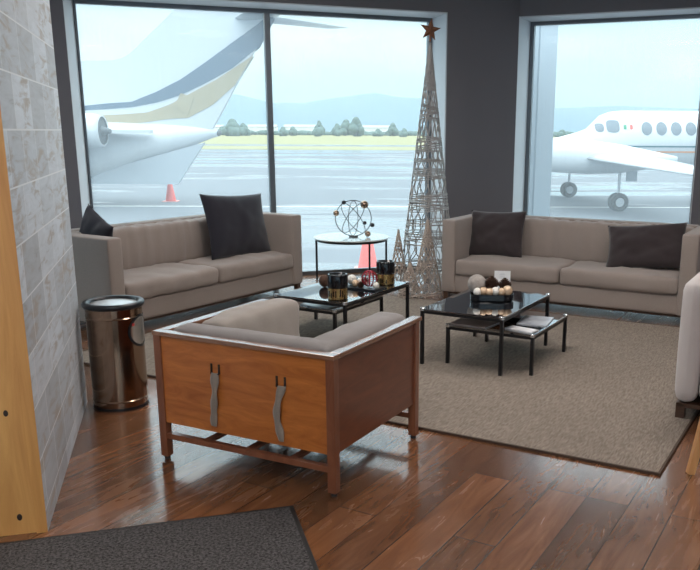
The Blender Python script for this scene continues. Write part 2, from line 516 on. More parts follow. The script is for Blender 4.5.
# other walls, floor, ceiling
def vwall(name, a, b, mat='greywall', th=.2, z0=0, z1=HC):
    L = math.dist(a, b); yaw = math.atan2(b[1] - a[1], b[0] - a[0])
    return struct(name, bx(0, L, 0, th, z0, z1), mat, loc=(a[0], a[1], 0), rot=(0, 0, yaw))
BL, BR = (EL[0], -3.5), (ER[0], -3.5)
LL = EL[1] - BL[1]; q0, q1 = 8.3, 10.7
bm = bmesh.new()
for q in ((0, q0, 0, .2, 0, HC), (q1, LL, 0, .2, 0, HC), (q0, q1, 0, .2, 2.75, HC), (q0, q1, 0, .2, 0, .12)): box(bm, *q)
struct('wall_left', bm, 'greywall', loc=(BL[0], BL[1], 0), rot=(0, 0, PI / 2))
bm = bmesh.new()
for x in (q0, (q0 + q1) / 2 - .03, q1 - .06): box(bm, x, x + .06, .06, .14, .12, 2.75)
for z in (.12, 2.69): box(bm, q0 + .06, q1 - .06, .07, .13, z, z + .06)
wl = struct('window_4', bm, 'frame', loc=(BL[0], BL[1], 0), rot=(0, 0, PI / 2))  # unseen side window added to bring daylight onto the left sofa
for x0, x1 in ((q0 + .06, (q0 + q1) / 2 - .03), ((q0 + q1) / 2 + .03, q1 - .06)): obj('window_pane', bx(x0, x1, .095, .105, .18, 2.69), 'glass', wl)
vwall('wall_right', ER, BR)
FL = BR[0] - BL[0]
bm = bmesh.new()
for q in ((0, .6, 0, .2, 0, HC), (FL - .6, FL, 0, .2, 0, HC), (.6, FL - .6, 0, .2, 2.75, HC)): box(bm, *q)
struct('wall_front', bm, 'greywall', loc=(BR[0], BR[1], 0), rot=(0, 0, PI))
bm = bmesh.new()
for x in [.6 + (FL - 1.26) * i / 4 for i in range(5)]: box(bm, x, x + .06, .06, .14, 0, 2.75)
for z in (0, 2.69): box(bm, .66, FL - .66, .07, .13, z, z + .06)
wf = struct('window_3', bm, 'frame', loc=(BR[0], BR[1], 0), rot=(0, 0, PI))  # unseen glazing added for daylight fill from behind the camera
for i in range(4):
    x0 = .66 + (FL - 1.26) * i / 4; obj('window_pane', bx(x0, x0 + (FL - 1.26) / 4 - .06, .095, .105, .06, 2.69), 'glass', wf)
bm = bmesh.new()
poly = [BL, BR, ER, P2(CN, YR, 4.2, TD), c_out_r, c_out_l, P2(I0, YL, -4.1, TD), EL]
prism(bm, poly, .3, 'z', -.15)
struct('floor', bm, 'floor')
bm = bmesh.new(); prism(bm, poly, .15, 'z', HC + .075)
struct('ceiling', bm, 'ceiling')
bm = bmesh.new(); prism(bm, [(x * 1.0, y) for x, y in poly], .7, 'z', -.65)
struct('trim_3', bm, 'concrete')

# partition clad in wood blocks, with its yellow pine end board
A, B = Vector((-1.482, 3.075)), Vector((-1.955, 4.735))
ya = math.atan2(B.y - A.y, B.x - A.x); Lp = (B - A).length
pt = thing('partition', 'partition wall clad in whitewashed wood blocks with a yellow pine end', 'partition', (A.x, A.y, 0), ya)
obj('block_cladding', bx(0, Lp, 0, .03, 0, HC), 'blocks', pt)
obj('partition_core', bx(.03, Lp, .03, 1.25, 0, HC), 'greywall', pt)
obj('pine_end_board', bx(0, .03, .03, 1.25, 0, HC), 'pine', pt)
obj('pine_edge_strip', bx(-.012, .0, .0, .042, 0, HC, bev=.003), 'pine', pt)

for (ky, kz, kr) in ((.10, .075, .010), (.155, .33, .008), (.105, .52, .009), (.17, 1.05, .010), (.08, 1.32, .007)):
    bm = bmesh.new(); sphere(bm, (0, 0, 0), kr, 12, 8, (.12, 1, 1.5)); obj('knot', bm, 'slot', pt, True, loc=(-.0005, ky, kz))
# added ceiling fill lamps, out of view, to brighten the interior
def fill_lamp(x, y, lab, s=.6, sy=None):
    sy = sy or s
    t = thing('ceiling_light', lab, 'lamp', (x, y, HC - .05), 0, 'ceiling panel lights')
    bm = bmesh.new(); box(bm, -s / 2 - .03, s / 2 + .03, -sy / 2 - .03, sy / 2 + .03, .0, .05)
    obj('lamp_frame', bm, 'metaltrim', t)
    obj('diffuser', bx(-s / 2, s / 2, -sy / 2, sy / 2, -.012, 0), 'lampglow', t)
    return t
fill_lamp(-.9, 1.0, 'large square ceiling panel light nearest the entrance mat', 1.0)
fill_lamp(2.2, 1.6, 'square ceiling panel light above the floor near the wooden stool', .8)
fill_lamp(.2, 4.6, 'square ceiling panel light above the boxy wooden chair', .9)
fill_lamp(2.0, 5.6, 'square ceiling panel light above the right coffee tables', .9)
fill_lamp(-1.3, 6.6, 'square ceiling panel light above the left sofa', .9)
fill_lamp(-.9, -1.6, 'large square ceiling panel light by the front glazing', 1.0)

# ------------------------------------------------------------------ rug and mat
YF = -28.3
RC = (1.203, 3.68)
rug = thing('area_rug', 'large taupe woven rug with brown bound edge under the sofas and tables', 'rug', (RC[0], RC[1], 0), R(YF))
RW, RD = 4.22, 3.2
bm = bmesh.new(); box(bm, -RW, 0, 0, RD, 0.001, .012)
obj('woven_field', bm, 'rug', rug)
bm = bmesh.new()
for (a, b, c, d) in ((-RW - .012, .012, -.012, .0), (-RW - .012, .012, RD, RD + .012), (-RW - .012, -RW, 0, RD), (0, .012, 0, RD)):
    box(bm, a, b, c, d, 0.001, .014)
obj('edge_binding', bm, 'rugedge', rug)

mc = Vector((-.507, 3.31)); ma = Vector((-1.622, 2.956))
my = math.atan2((mc - ma).y, (mc - ma).x)
mt = thing('entrance_mat', 'charcoal loop entrance mat lying in front of the pine partition end', 'mat', (mc.x, mc.y, 0), my)
obj('pile', bx(-1.9, -.02, -1.1, -.02, 0.001, .012), 'mat', mt)
bm = bmesh.new()
for q in ((-1.92, 0, -.02, 0), (-1.92, 0, -1.12, -1.1), (-.02, 0, -1.1, -.02), (-1.92, -1.9, -1.1, -.02)): box(bm, *q, 0.001, .008)
obj('rubber_edge', bm, 'matedge', mt)

# ------------------------------------------------------------------ sofas
SW, SD, SH, SL, AT = 2.367, .84, .789, .093, .14
RT = .0125                       # rug top
def make_sofa(label, loc, rz):
    t = thing('sofa', label, 'sofa', loc, rz, 'pair of taupe two seat sofas')
    bm = bmesh.new(); soft(bm, AT * .5, SW - AT * .5, .02, SD - .04, SL, .262, .02, 8)
    obj('base_rail', bm, 'fabric', t, 'auto')
    for i, x in enumerate((0, SW - AT)):
        bm = bmesh.new(); soft(bm, x, x + AT, 0, SD, SL, SH, .018, 8, puff=(.004, .004, 0))
        obj('armrest', bm, 'fabric', t, 'auto')
    bm = bmesh.new(); soft(bm, AT, SW - AT, SD - .14, SD, .2, SH, .018, 10)
    obj('back_frame', bm, 'fabric', t, 'auto')
    wi = SW - 2 * AT
    for i in range(2):
        bm = bmesh.new(); soft(bm, AT + i * wi / 2 + .003, AT + (i + 1) * wi / 2 - .003, -.005, SD - .22, .266, .415, .035, 22, puff=(0, .008, .018), wr=.012, wsc=(6, 4, 5), seed=i * 9)
        obj('seat_cushion', bm, 'fabric', t, True)
    bm = bmesh.new()
    soft(bm, AT + .002, SW - AT - .002, SD - .30, SD - .135, .40, SH - .008, .035, 70, puff=(0, .022, 0), wr=.017, wsc=(14, 2, 1.1), seed=3)
    obj('back_cushion', bm, 'fabric', t, True)
    bm = bmesh.new(); box(bm, .03, SW - .03, .05, SD - .05, SL - .022, SL)
    obj('plinth_frame', bm, 'darkwood', t)
    for x in (.02, SW - .07):
        for y in (.02, SD - .08):
            obj('leg', bx(x, x + .05, y, y + .05, 0, SL, bev=.003), 'darkwood', t)
    return t
rs = make_sofa('taupe fabric two seat sofa under the right window facing the low tables', (.303, 7.879, RT - .0), R(-28.35))
rs.location.z = 0
ls = dup(rs, 'taupe fabric two seat sofa under the left window behind the steel bin', (-2.322, 6.272, 0), R(58.7))

def on_sofa(s, x, y, z):
    v = Matrix.Translation(s.location) @ Matrix.Rotation(s.rotation_euler.z, 4, 'Z') @ Vector((x, y, z)); return v
def pillow(label, s, x, y, z, w, h, t, mat, tilt, roll, dz, seed, turn=0, wr=.012):
    o = obj('throw_pillow', pillow_bm(w, h, t, seed, wr), mat, None, True)
    o.location = on_sofa(s, x, y, z)
    o.rotation_euler = (Matrix.Rotation(s.rotation_euler.z + turn, 4, 'Z') @ Matrix.Rotation(tilt, 4, 'X') @ Matrix.Rotation(roll, 4, 'Y')).to_euler()
    return tag(o, label, 'pillow', 'dark throw pillows on the sofas')
pillow('black navy throw pillow leaning in the far corner of the left sofa', ls, 1.80, .34, .71, .84, .62, .17, 'navy', R(-14), R(3), 0, 2)
pillow('black pillow seen edge on behind the near armrest of the left sofa', ls, .245, .47, .72, .44, .46, .15, 'navy', R(-8), R(22), 0, 5, R(-99))
pillow('dark brown pillow upright in the left corner of the right sofa', rs, .40, .40, .635, .58, .46, .17, 'brownpillow', R(-16), R(-2), 0, 8, wr=.022)
pillow('dark brown pillow slumped at the right end of the right sofa', rs, 1.86, .34, .62, .70, .42, .17, 'brownpillow', R(-24), R(-6), 0, 11, wr=.022)

# ------------------------------------------------------------------ wooden armchair (seen from behind)
CW, CD, CH = .976, .817, .655
t = thing('lounge_chair', 'low boxy mahogany veneer armchair seen from behind with strap details', 'chair', (-1.213, 3.853, 0), R(-26.14))
def post(x, y, nm='leg'):
    bm = bmesh.new(); box(bm, x - .021, x + .021, y - .021, y + .021, .02, CH - .005, bev=.003)
    l = obj(nm, bm, 'post', t)
    bm = bmesh.new(); lathe(bm, [(0, 0), (.014, 0), (.016, .005), (.014, .02), (0, .02)], 12, (x, y)); obj('foot_glide', bm, 'rim', l)
for x in (0, CW):
    for y in (0, CD): post(x, y)
obj('back_panel', bx(.02, CW - .02, -.012, .006, .20, CH - .012), 'panel', t)
for x in (0, CW): obj('side_panel', bx(x - .010, x + .010, .02, CD - .02, .20, CH - .012), 'panel2', t)
bm = bmesh.new()
box(bm, -.024, CW + .024, -.024, .03, CH - .012, CH + .008, bev=.004)
box(bm, -.024, .03, .03, CD + .05, CH - .012, CH + .008, bev=.004)
box(bm, CW - .03, CW + .024, .03, CD + .05, CH - .012, CH + .008, bev=.004)
obj('top_rail', bm, 'rail', t)
bm = bmesh.new(); box(bm, .02, CW - .02, -.016, .016, .115, .143, bev=.003); obj('back_stretcher', bm, 'post', t)
bm = bmesh.new(); box(bm, .02, CW - .02, CD - .016, CD + .016, .115, .143, bev=.003); obj('front_stretcher', bm, 'post', t)
for x in (.25, .5, .75):
    obj('seat_slat', bx(x - .02, x + .02, .016, CD - .016, .125, .140), 'post', t)
bm = bmesh.new(); soft(bm, .03, CW - .03, .17, CD - .02, .19, .37, .05, 14, puff=(0, .01, .02), wr=.006, seed=1); obj('seat_cushion', bm, 'beige', t, True)
bm = bmesh.new(); soft(bm, .035, CW - .035, .03, .17, .33, CH + .022, .035, 18, puff=(0, .01, .01), wr=.008, wsc=(5, 5, 5), seed=4); obj('back_cushion', bm, 'greycloth', t, True)
bm = bmesh.new(); soft(bm, .06, .25, .19, CD + .05, .30, CH + .03, .045, 20, puff=(.012, .0, .012), wr=.014, wsc=(6, 4, 6), seed=6); obj('arm_cushion', bm, 'beige', t, True)
bm = bmesh.new(); soft(bm, CW - .21, CW - .035, .04, CD + .0, .30, CH + .028, .04, 20, puff=(.01, .0, .012), wr=.007, wsc=(4, 7, 4), seed=12); obj('arm_cushion', bm, 'greycloth', t, True)
for i, (x, z0, z1) in enumerate(((.345, .235, .50), (.715, .225, .49))):
    bm = bmesh.new()
    n = 22; pts = []
    for k in range(n + 1):
        f = k / n; z = z1 - (z1 - z0) * f
        pts.append((x + .010 * math.sin(f * 5 + i * 2) - .012 * f, -.022 - .016 * math.sin(min(1, f * 1.3) * PI), z))
    rows = []
    for k, p in enumerate(pts):
        w = .018 + .004 * math.sin(k * .7 + i)
        rows.append([bm.verts.new((p[0] + s * w, p[1] + d + .004 * s * math.sin(k * .5), p[2])) for s, d in ((-1, 0), (0, -.006), (1, 0), (1, .004), (0, -.001), (-1, .004))])
    for a, b in zip(rows, rows[1:]):
        for q in range(6): bm.faces.new((a[q], a[(q + 1) % 6], b[(q + 1) % 6], b[q]))
    bm.faces.new(rows[0]); bm.faces.new(rows[-1][::-1])
    st = obj('hanging_strap', bm, 'suede', t, True)
    bm = bmesh.new()
    tube(bm, [(x - .022, -.014, z1 + .032), (x - .022, -.020, z1 - .005), (x + .022, -.020, z1 - .005), (x + .022, -.014, z1 + .032)], .004, 6)
    box(bm, x - .027, x - .017, -.016, -.011, z1 - .005, z1 + .042); box(bm, x + .017, x + .027, -.016, -.011, z1 - .005, z1 + .042)
    obj('buckle', bm, 'slot', st)

# ------------------------------------------------------------------ nesting tables
def frame_table(name, label, loc, rz, w, d, h, top='tabletop', over=.0, group=None):
    t = thing(name, label, 'table', loc, rz, group)
    th = .012; s = .011
    for x in (0, w):
        for y in (0, d):
            l = obj('leg', bx(x - s, x + s, y - s, y + s, 0, h - th), 'blackmetal', t)
            bm = bmesh.new(); lathe(bm, [(0, h - th - .004), (.018, h - th - .004), (.018, h + .004), (.016, h + .006), (0, h + .006)], 16, (x, y)); obj('corner_cap', bm, 'chrome', l)
    bm = bmesh.new()
    z1 = h - th; z0 = z1 - .02
    box(bm, s, w - s, -s, s, z0, z1); box(bm, s, w - s, d - s, d + s, z0, z1)
    box(bm, -s, s, s, d - s, z0, z1); box(bm, w - s, w + s, s, d - s, z0, z1)
    obj('steel_frame', bm, 'blackmetal', t)
    obj('glass_top', bx(-over - s, w + over + s, -over - s, d + over + s, h - th + .0005, h, bev=.002), top, t)
    return t
TG = 'black framed nesting tables on the rug'
YT = R(-28.2)
hi_r = frame_table('coffee_table', 'taller black glass table of the right pair holding the ornament tray', (.089, 5.574, RT), YT, .593, .92, .40, group=TG)
lo_r = frame_table('coffee_table', 'lower black glass table of the right pair with magazines on it', (.270, 5.598, RT), YT, .625, .703, .28, group=TG)
hN = Vector((-.463, 5.75)); c_, s_ = math.cos(YT), math.sin(YT)
hi_l = frame_table('coffee_table', 'taller black glass table of the left pair holding two gold candles', (hN.x - .61 * c_, hN.y - .61 * s_, RT), YT, .61, .94, .40, group=TG)
lN = Vector((-.565, 6.04))
lo_l = frame_table('coffee_table', 'lower black glass table of the left pair behind the armchair', (lN.x - .66 * c_, lN.y - .66 * s_, RT), YT, .66, .70, .28, group=TG)

# round side table by the window
st = thing('side_table', 'round pale glass side table with black legs by the window', 'table', (-.645, 9.02, 0), 0)
rr = .415
bm = bmesh.new(); lathe(bm, [(0, .465), (rr - .004, .465), (rr, .469), (rr, .476), (rr - .004, .48), (0, .48)], 48); obj('glass_top', bm, 'sideglass', st, 'auto')
bm = bmesh.new(); tube(bm, [((rr - .03) * math.cos(a), (rr - .03) * math.sin(a), .45) for a in [2 * PI * k / 40 for k in range(40)]], .012, 8, True); obj('ring_frame', bm, 'blackmetal', st, True)
for a in (R(186), R(-6), R(62), R(-80) + PI * 0):
    if abs(a - R(-80)) < .01: continue
    x, y = (rr - .03) * math.cos(a), (rr - .03) * math.sin(a)
    l = obj('leg', bx(x - .011, x + .011, y - .011, y + .011, 0.008, .455), 'blackmetal', st)
    bm = bmesh.new(); lathe(bm, [(0, 0), (.022, 0), (.022, .008), (0, .008)], 14, (x, y)); obj('foot_pad', bm, 'chrome', l)
# atom sculpture
at_ = thing('atom_sculpture', 'wire orbit sculpture with dark metal balls on the round side table', 'sculpture', (-.62, 8.98, .481), 0)
at_.scale = (1.12, 1.12, 1.1)
zc = .185
bm = bmesh.new()
def ring(rx, rz_, tilt, lean, r=.0035, shift=(0, 0)):
    pts = []
    for k in range(48):
        a = 2 * PI * k / 48
        v = Vector((rx * math.cos(a), 0, rz_ * math.sin(a)))
        v = Matrix.Rotation(lean, 3, 'Z') @ Matrix.Rotation(tilt, 3, 'Y') @ v
        pts.append((v.x + shift[0], v.y, v.z + zc + shift[1]))
    tube(bm, pts, r, 6, True)
ring(.175, .175, 0, 0, .004)
ring(.185, .06, R(52), R(25)); ring(.185, .06, R(-52), R(-25)); ring(.17, .17, 0, R(78))
obj('wire_rings', bm, 'blackmetal', at_, True)
for (x, z, r) in ((-.09, .34, .022), (.11, .32, .040), (-.165, .235, .030), (.11, .14, .020), (.185, .12, .022), (.14, .032, .030)):
    bm = bmesh.new(); sphere(bm, (x, -.01, z), r); obj('orbit_ball', bm, 'steel' if r > .025 else 'rim', at_, True)
bm = bmesh.new(); lathe(bm, [(0, 0), (.045, 0), (.045, .008), (.006, .012), (0, .012)], 20); obj('base', bm, 'blackmetal', at_, True)

# ------------------------------------------------------------------ bin
b = thing('waste_bin', 'round polished steel bin with black rim beside the wood block partition', 'bin', (-1.735, 4.70, 0), 0)
b.scale = (1.07, 1.07, 1)
BH = .635
bm = bmesh.new()
lathe(bm, [(0, .012), (.142, .012), (.148, .018), (.148, .05), (.152, .055), (.148, .06), (.148, .545), (.152, .55), (.148, .555), (.148, BH - .03), (.13, BH - .03)], 48)
obj('body', bm, 'steel', b, 'auto')
bm = bmesh.new(); lathe(bm, [(0, 0), (.15, 0), (.15, .018), (0, .018)], 40); obj('base_ring', bm, 'rim', b, 'auto')
bm = bmesh.new()
lathe(bm, [(.125, BH - .02), (.125, BH - .005), (.135, BH), (.158, BH), (.164, BH - .008), (.164, BH - .022), (.158, BH - .032), (.14, BH - .032)], 48)
obj('rim', bm, 'rim', b, True)
bm = bmesh.new(); lathe(bm, [(0, BH - .008), (.09, BH - .012), (.127, BH - .015), (.127, BH - .025), (0, BH - .025)], 40); obj('lid', bm, 'silver', b, True)
# oval emblem on the side facing the armchair
bm = bmesh.new()
def emblem(bm, r0, r1, rad, ang, zc):
    n = 36
    def pt(rr_, a):
        th = ang + rr_ * math.cos(a) / .148; return (rad * math.cos(th), rad * math.sin(th), zc + rr_ * 1.0 * math.sin(a))
    rings = []
    K = 5
    for q in range(K + 1):
        rq = r0 + (r1 - r0) * q / K
        rings.append([bm.verts.new(pt(rq, 2 * PI * k / n)) for k in range(n)])
    for A_, B_ in zip(rings, rings[1:]):
        for k in range(n): bm.faces.new((A_[k], A_[(k + 1) % n], B_[(k + 1) % n], B_[k]))
emblem(bm, .003, .092, .1505, R(-8), .465)
e = obj('oval_plate', bm, 'chrome', b, True)
bm = bmesh.new(); emblem(bm, .082, .096, .1515, R(-8), .465); obj('plate_border', bm, 'rim', e, True)
bm = bmesh.new(); emblem(bm, .001, .009, .1515, R(-32), .51); obj('red_mark', bm, 'red', e, True)

# ------------------------------------------------------------------ wire christmas trees
def cone_tree(name, label, x, y, h, r, mat, bands, diag, wr, star=False, seed=0, hoop=16):
    rnd = random.Random(seed)
    t = thing(name, label, 'decoration', (x, y, 0), 0)
    bm = bmesh.new()
    def rad(z): return max(.006, r * (1 - z / h))
    for k in range(diag):
        for sgn in (-1, 1):
            pts = []
            N = 90
            for i in range(N + 1):
                z = h * .97 * (1 - (1 - i / N) ** 1.0)
                a = 2 * PI * k / diag + sgn * (2.6 * math.log((h * 1.12) / (h * 1.12 - z))) + .06 * math.sin(i * .8 + k)
                q = rad(z) * (1 + .02 * math.sin(i + k))
                pts.append((q * math.cos(a), q * math.sin(a), z + .006))
            tube(bm, pts, wr, 4)
    for (z0, z1, n) in bands:
        for i in range(n):
            z = z0 + (z1 - z0) * (i + .5 * rnd.random()) / n
            q = rad(z) * 1.02; tl = rnd.uniform(-.02, .02)
            tube(bm, [(q * math.cos(2 * PI * k / 24), q * math.sin(2 * PI * k / 24), z + tl * math.cos(2 * PI * k / 24) + .006) for k in range(24)], wr * 1.15, 4, True)
    obj('wire_cone', bm, mat, t, True)
    if star:
        bm = bmesh.new(); pts = []
        for k in range(10):
            a = PI / 2 + PI * k / 5; q = .11 if k % 2 == 0 else .045
            pts.append((q * math.cos(a), q * math.sin(a)))
        for sg in (-1, 1):
            c = bm.verts.new((0, sg * .03, 0)); vs = [bm.verts.new((p[0], 0, p[1])) for p in pts]
            for k in range(10): bm.faces.new((c, vs[k], vs[(k + 1) % 10]))
        obj('star', bm, 'star', t, loc=(0, 0, h + .05), weld=True, rot=(0, R(8), R(10)))
        bm = bmesh.new(); tube(bm, [(0, 0, h - .06), (0, 0, h + .05)], .008, 6); obj('star_stem', bm, 'star', t)
    return t
cone_tree('wire_tree', 'tall silver wire cone tree topped with a copper star', .188, 8.62, 2.53, .305, 'wicker',
          [(.03, .06, 2), (.45, .58, 6), (.80, .98, 9), (1.12, 1.24, 6), (1.40, 1.56, 8), (1.72, 1.86, 8), (2.0, 2.12, 7), (2.2, 2.42, 12), (.2, .26, 4), (.66, .70, 3), (1.3, 1.33, 2)], 15, .005, True, 3)
cone_tree('twig_tree', 'mid height beige twig cone tree in front of the tall wire tree', .17, 8.10, .78, .16, 'twig', [(.02, .05, 2), (.3, .34, 3), (.5, .6, 3)], 11, .005, seed=5)
cone_tree('twig_tree', 'small beige twig cone tree left of the tall wire tree', -.12, 8.45, .64, .115, 'twig', [(.02, .05, 2), (.25, .28, 3), (.4, .5, 3)], 9, .0048, seed=9)
cone_tree('twig_tree', 'smallest squat twig cone tree behind the candle table corner', -.0, 8.02, .36, .12, 'twig', [(.02, .05, 2), (.15, .2, 2)], 9, .005, seed=12)

# ------------------------------------------------------------------ things on the tables
ZT = RT + .40
def local(t, x, y):
    v = Matrix.Rotation(t.rotation_euler.z, 4, 'Z') @ Vector((x, y, 0)); return (t.location.x + v.x, t.location.y + v.y)
def candle(x, y, label):
    t = thing('candle_jar', label, 'candle', (x, y, ZT + .0005), 0, 'black and gold candle jars')
    bm = bmesh.new(); lathe(bm, [(0, 0), (.066, 0), (.072, .006), (.072, .086), (0, .086)], 36); obj('gold_band', bm, 'gold', t, 'auto')
    bm = bmesh.new(); lathe(bm, [(0, .088), (.0735, .086), (.0745, .094), (.0745, .178), (.071, .186), (.064, .186), (.062, .17), (0, .17)], 36); obj('glass_cup', bm, 'blackglass', t, True)
    bm = bmesh.new(); rnd = random.Random(int(x * 1000))
    for k in range(26):
        a = 2 * PI * k / 26; hh = rnd.uniform(.02, .06); z0 = rnd.uniform(.008, .03)
        M4 = Matrix.Rotation(a, 4, 'Z')
        if rnd.random() < .6:
            box(bm, .0712, .0732, -.0045, .0045, z0, min(.082, z0 + hh), M4=M4)
    box(bm, .0705, .0722, -.001, .001, .002, .004); lathe(bm, [(.0715, .004), (.0729, .004), (.0729, .008), (.0715, .008)], 36)
    obj('black_lettering_marks', bm, 'blackglass', t)
    return t
from math import *
def ground(px, py, z):
    dx, dy = px - PX, py - PY
    u = dx * cos(ROLL) + dy * sin(ROLL); v = -dx * sin(ROLL) + dy * cos(ROLL)
    d = Vector((u, F * cos(PITCH) - v * sin(PITCH), -F * sin(PITCH) - v * cos(PITCH)))
    k = (z - H) / d.z
    return d.x * k, d.y * k
candle(-.525, 5.88, 'black candle jar with gold base on the near corner of the left tall table')
candle(-.195, 6.50, 'black candle jar with gold base on the far corner of the left tall table')

def pinecone(label, x, y, z, r, group, rz=0):
    t = thing('pine_cone', label, 'pine cone', (x, y, z), rz, group)
    bm = bmesh.new()
    n = 9
    for i in range(n):
        f = i / (n - 1); zz = r * .2 + f * r * 1.6; q = r * (sin(PI * (.18 + .78 * f))) * .95
        for k in range(9):
            a = 2 * PI * k / 9 + i * .35
            c = Vector((q * cos(a), q * sin(a), zz)); o = Vector((cos(a), sin(a), .5))
            s = Vector((-sin(a), cos(a), 0)) * r * .24; inn = Vector((q * .35 * cos(a), q * .35 * sin(a), zz - r * .1))
            v = [bm.verts.new(p) for p in (inn, c + s, c + o * r * .18, c - s, c + Vector((0, 0, -r * .14)))]
            bm.faces.new((v[0], v[1], v[2])); bm.faces.new((v[0], v[2], v[3])); bm.faces.new((v[0], v[4], v[1])); bm.faces.new((v[0], v[3], v[4])); bm.faces.new((v[1], v[4], v[2])); bm.faces.new((v[4], v[3], v[2]))
    obj('scales', bm, 'cone', t)
    bm = bmesh.new(); sphere(bm, (0, 0, r * .9), r * .6, 10, 8, (1, 1, 1.4)); obj('core', bm, 'cone', t, True)
    return t
def ball(label, x, y, z, r, mat, group, nm='bauble'):
    bm = bmesh.new(); sphere(bm, (0, 0, r), r, 20, 14)
    o = obj(nm, bm, mat, None, True, loc=(x, y, z)); return tag(o, label, 'ornament', group)

# --- left tall table: tray of ornaments behind the candles
LG = 'ornaments on the left table tray'
tx, ty = ground(361, 291, ZT)
tr = obj('decor_tray', bx(-.17, .17, -.085, .085, 0, .012, bev=.004), 'rim', None, loc=(tx, ty + .12, ZT + .0005), rot=(0, 0, YT))
tag(tr, 'flat dark tray with ornaments between the two candle jars', 'tray')
zt = ZT + .0135
ty += .12
pos = lambda a, b: (tx + a * cos(YT) - b * sin(YT), ty + a * sin(YT) + b * cos(YT))
x, y = pos(.07, .0)
w = thing('wire_sphere', 'red wire sphere standing among the ornaments on the left tray', 'ornament', (x, y, zt + .004), 0)
bm = bmesh.new()
for k in range(6):
    a = PI * k / 6
    tube(bm, [(.062 * cos(q) * cos(a), .062 * cos(q) * sin(a), .066 + .062 * sin(q)) for q in [2 * PI * i / 24 for i in range(24)]], .0035, 5, True)
for zz in (-.035, 0, .035):
    q = sqrt(.062 ** 2 - zz ** 2); tube(bm, [(q * cos(2 * PI * i / 24), q * sin(2 * PI * i / 24), .066 + zz) for i in range(24)], .003, 5, True)
obj('wire_cage', bm, 'redwire', w, True)
x, y = pos(-.11, .03); ball('pale bauble at the left end of the left table tray', x, y, zt, .040, 'white_ball', LG)
x, y = pos(-.035, -.035); ball('small pearl bauble in the middle of the left table tray', x, y, zt, .028, 'pearl', LG)
x, y = pos(-.04, .045); ball('small white bauble at the back of the left table tray', x, y, zt, .03, 'white_ball', LG)
x, y = pos(.145, -.03); ball('small white bauble at the right end of the left table tray', x, y, zt, .026, 'white_ball', LG)
x, y = pos(.02, -.05); pinecone('brown pine cone at the front of the left table tray', x, y, zt, .026, LG)
x, y = ground(325, 287, ZT)
ball('dull brown ball beside the near candle jar', x, y, ZT + .0005, .048, 'cone', None)
# magazines on the low left table
ZL = RT + .28
def magazine(label, t, x, y, w, h, rz, mat, z=ZL, zz=.0005):
    gx, gy = local(t, x, y)
    bm = bmesh.new(); box(bm, -w / 2, w / 2, -h / 2, h / 2, 0.001, .006); 
    o = thing('magazine', label, 'magazine', (gx, gy, z + zz), t.rotation_euler.z + rz, 'magazines on the lower tables')
    obj('pages', bm, 'paper', o)
    bm = bmesh.new(); box(bm, -w / 2 - .001, w / 2 + .001, -h / 2 - .001, h / 2 + .001, .006, .0075); box(bm, -w / 2 - .001, w / 2 + .001, -h / 2 - .001, h / 2 + .001, 0, .001); box(bm, -w / 2 - .002, -w / 2, -h / 2, h / 2, 0, .0075)
    obj('cover', bm, mat, o)
    return o
magazine('pale blue magazine on the lower left table near its front corner', lo_l, .47, .12, .21, .28, R(80), 'magcover')
magazine('pale blue magazine at the right side of the lower right table', lo_r, .50, .40, .21, .28, R(8), 'magcover')
magazine('white folded leaflet at the front corner of the lower right table', lo_r, .51, .10, .10, .21, R(78), 'paper')
magazine('pinkish magazine at the left side of the lower right table', lo_r, .15, .12, .21, .28, R(85), 'magpink')

# --- right tall table: glass tray of gold balls
GR = 'gold balls in the glass bowl'
bx0, by0 = ground(492, 301, ZT); by0 += .02
tb = thing('ornament_bowl', 'low dark glass bowl full of gold balls on the right tall table', 'bowl', (bx0, by0, ZT + .0005), R(-2))
bm = bmesh.new()
lw, ld, lh = .158, .075, .052
def oval(a, b, z, n=40): return [bm.verts.new((a * (abs(cos(2 * PI * k / n)) ** .7) * (1 if cos(2 * PI * k / n) >= 0 else -1), b * (abs(sin(2 * PI * k / n)) ** .7) * (1 if sin(2 * PI * k / n) >= 0 else -1), z)) for k in range(n)]
rg = [oval(lw * .9, ld * .9, 0), oval(lw, ld, .01), oval(lw, ld, lh), oval(lw - .005, ld - .005, lh), oval(lw - .005, ld - .005, .012)]
for a_, b_ in zip(rg, rg[1:]):
    for k in range(40): bm.faces.new((a_[k], a_[(k + 1) % 40], b_[(k + 1) % 40], b_[k]))
bm.faces.new(rg[0]); bm.faces.new(rg[-1])
obj('glass_wall', bm, 'blackglass', tb, 'auto')
names = ['leftmost', 'second from left', 'third from left', 'middle', 'third from right', 'second from right', 'rightmost']
for k in range(6):
    f = -1 + 2 * (k + .5) / 6
    r_ = .031 if k != 5 else .037
    nm = ['leftmost ball', 'second ball from the left', 'third ball from the left', 'third ball from the right', 'second ball from the right', 'rightmost ball'][k]
    m_ = ['white_ball', 'pearl', 'pearl', 'white_ball', 'pearl', 'pearl'][k]
    ball('%s %s in the front row of the dark glass bowl' % ('pearly white' if m_ == 'white_ball' else 'gold', nm), bx0 + f * (lw - .028), by0 - .034, ZT + .038 + (.006 if k % 2 else 0), r_ , m_, GR)
ball('large grey twine ball resting at the left back of the glass bowl', bx0 - .105, by0 + .065, ZT + .040, .070, 'twine', None, 'twine_ball')
pinecone('dark pine cone standing behind the gold balls in the middle of the bowl', bx0 + .0, by0 + .035, ZT + .075, .052, 'pine cones in the glass bowl')
pinecone('dark pine cone near the card at the right of the bowl', bx0 + .095, by0 + .03, ZT + .075, .046, 'pine cones in the glass bowl', 1)
cx_, cy_ = ground(504, 293, ZT)
o = thing('card_holder', 'small upright white printed card behind the glass bowl', 'card', (cx_, cy_ + .14, ZT + .0005), R(-5))
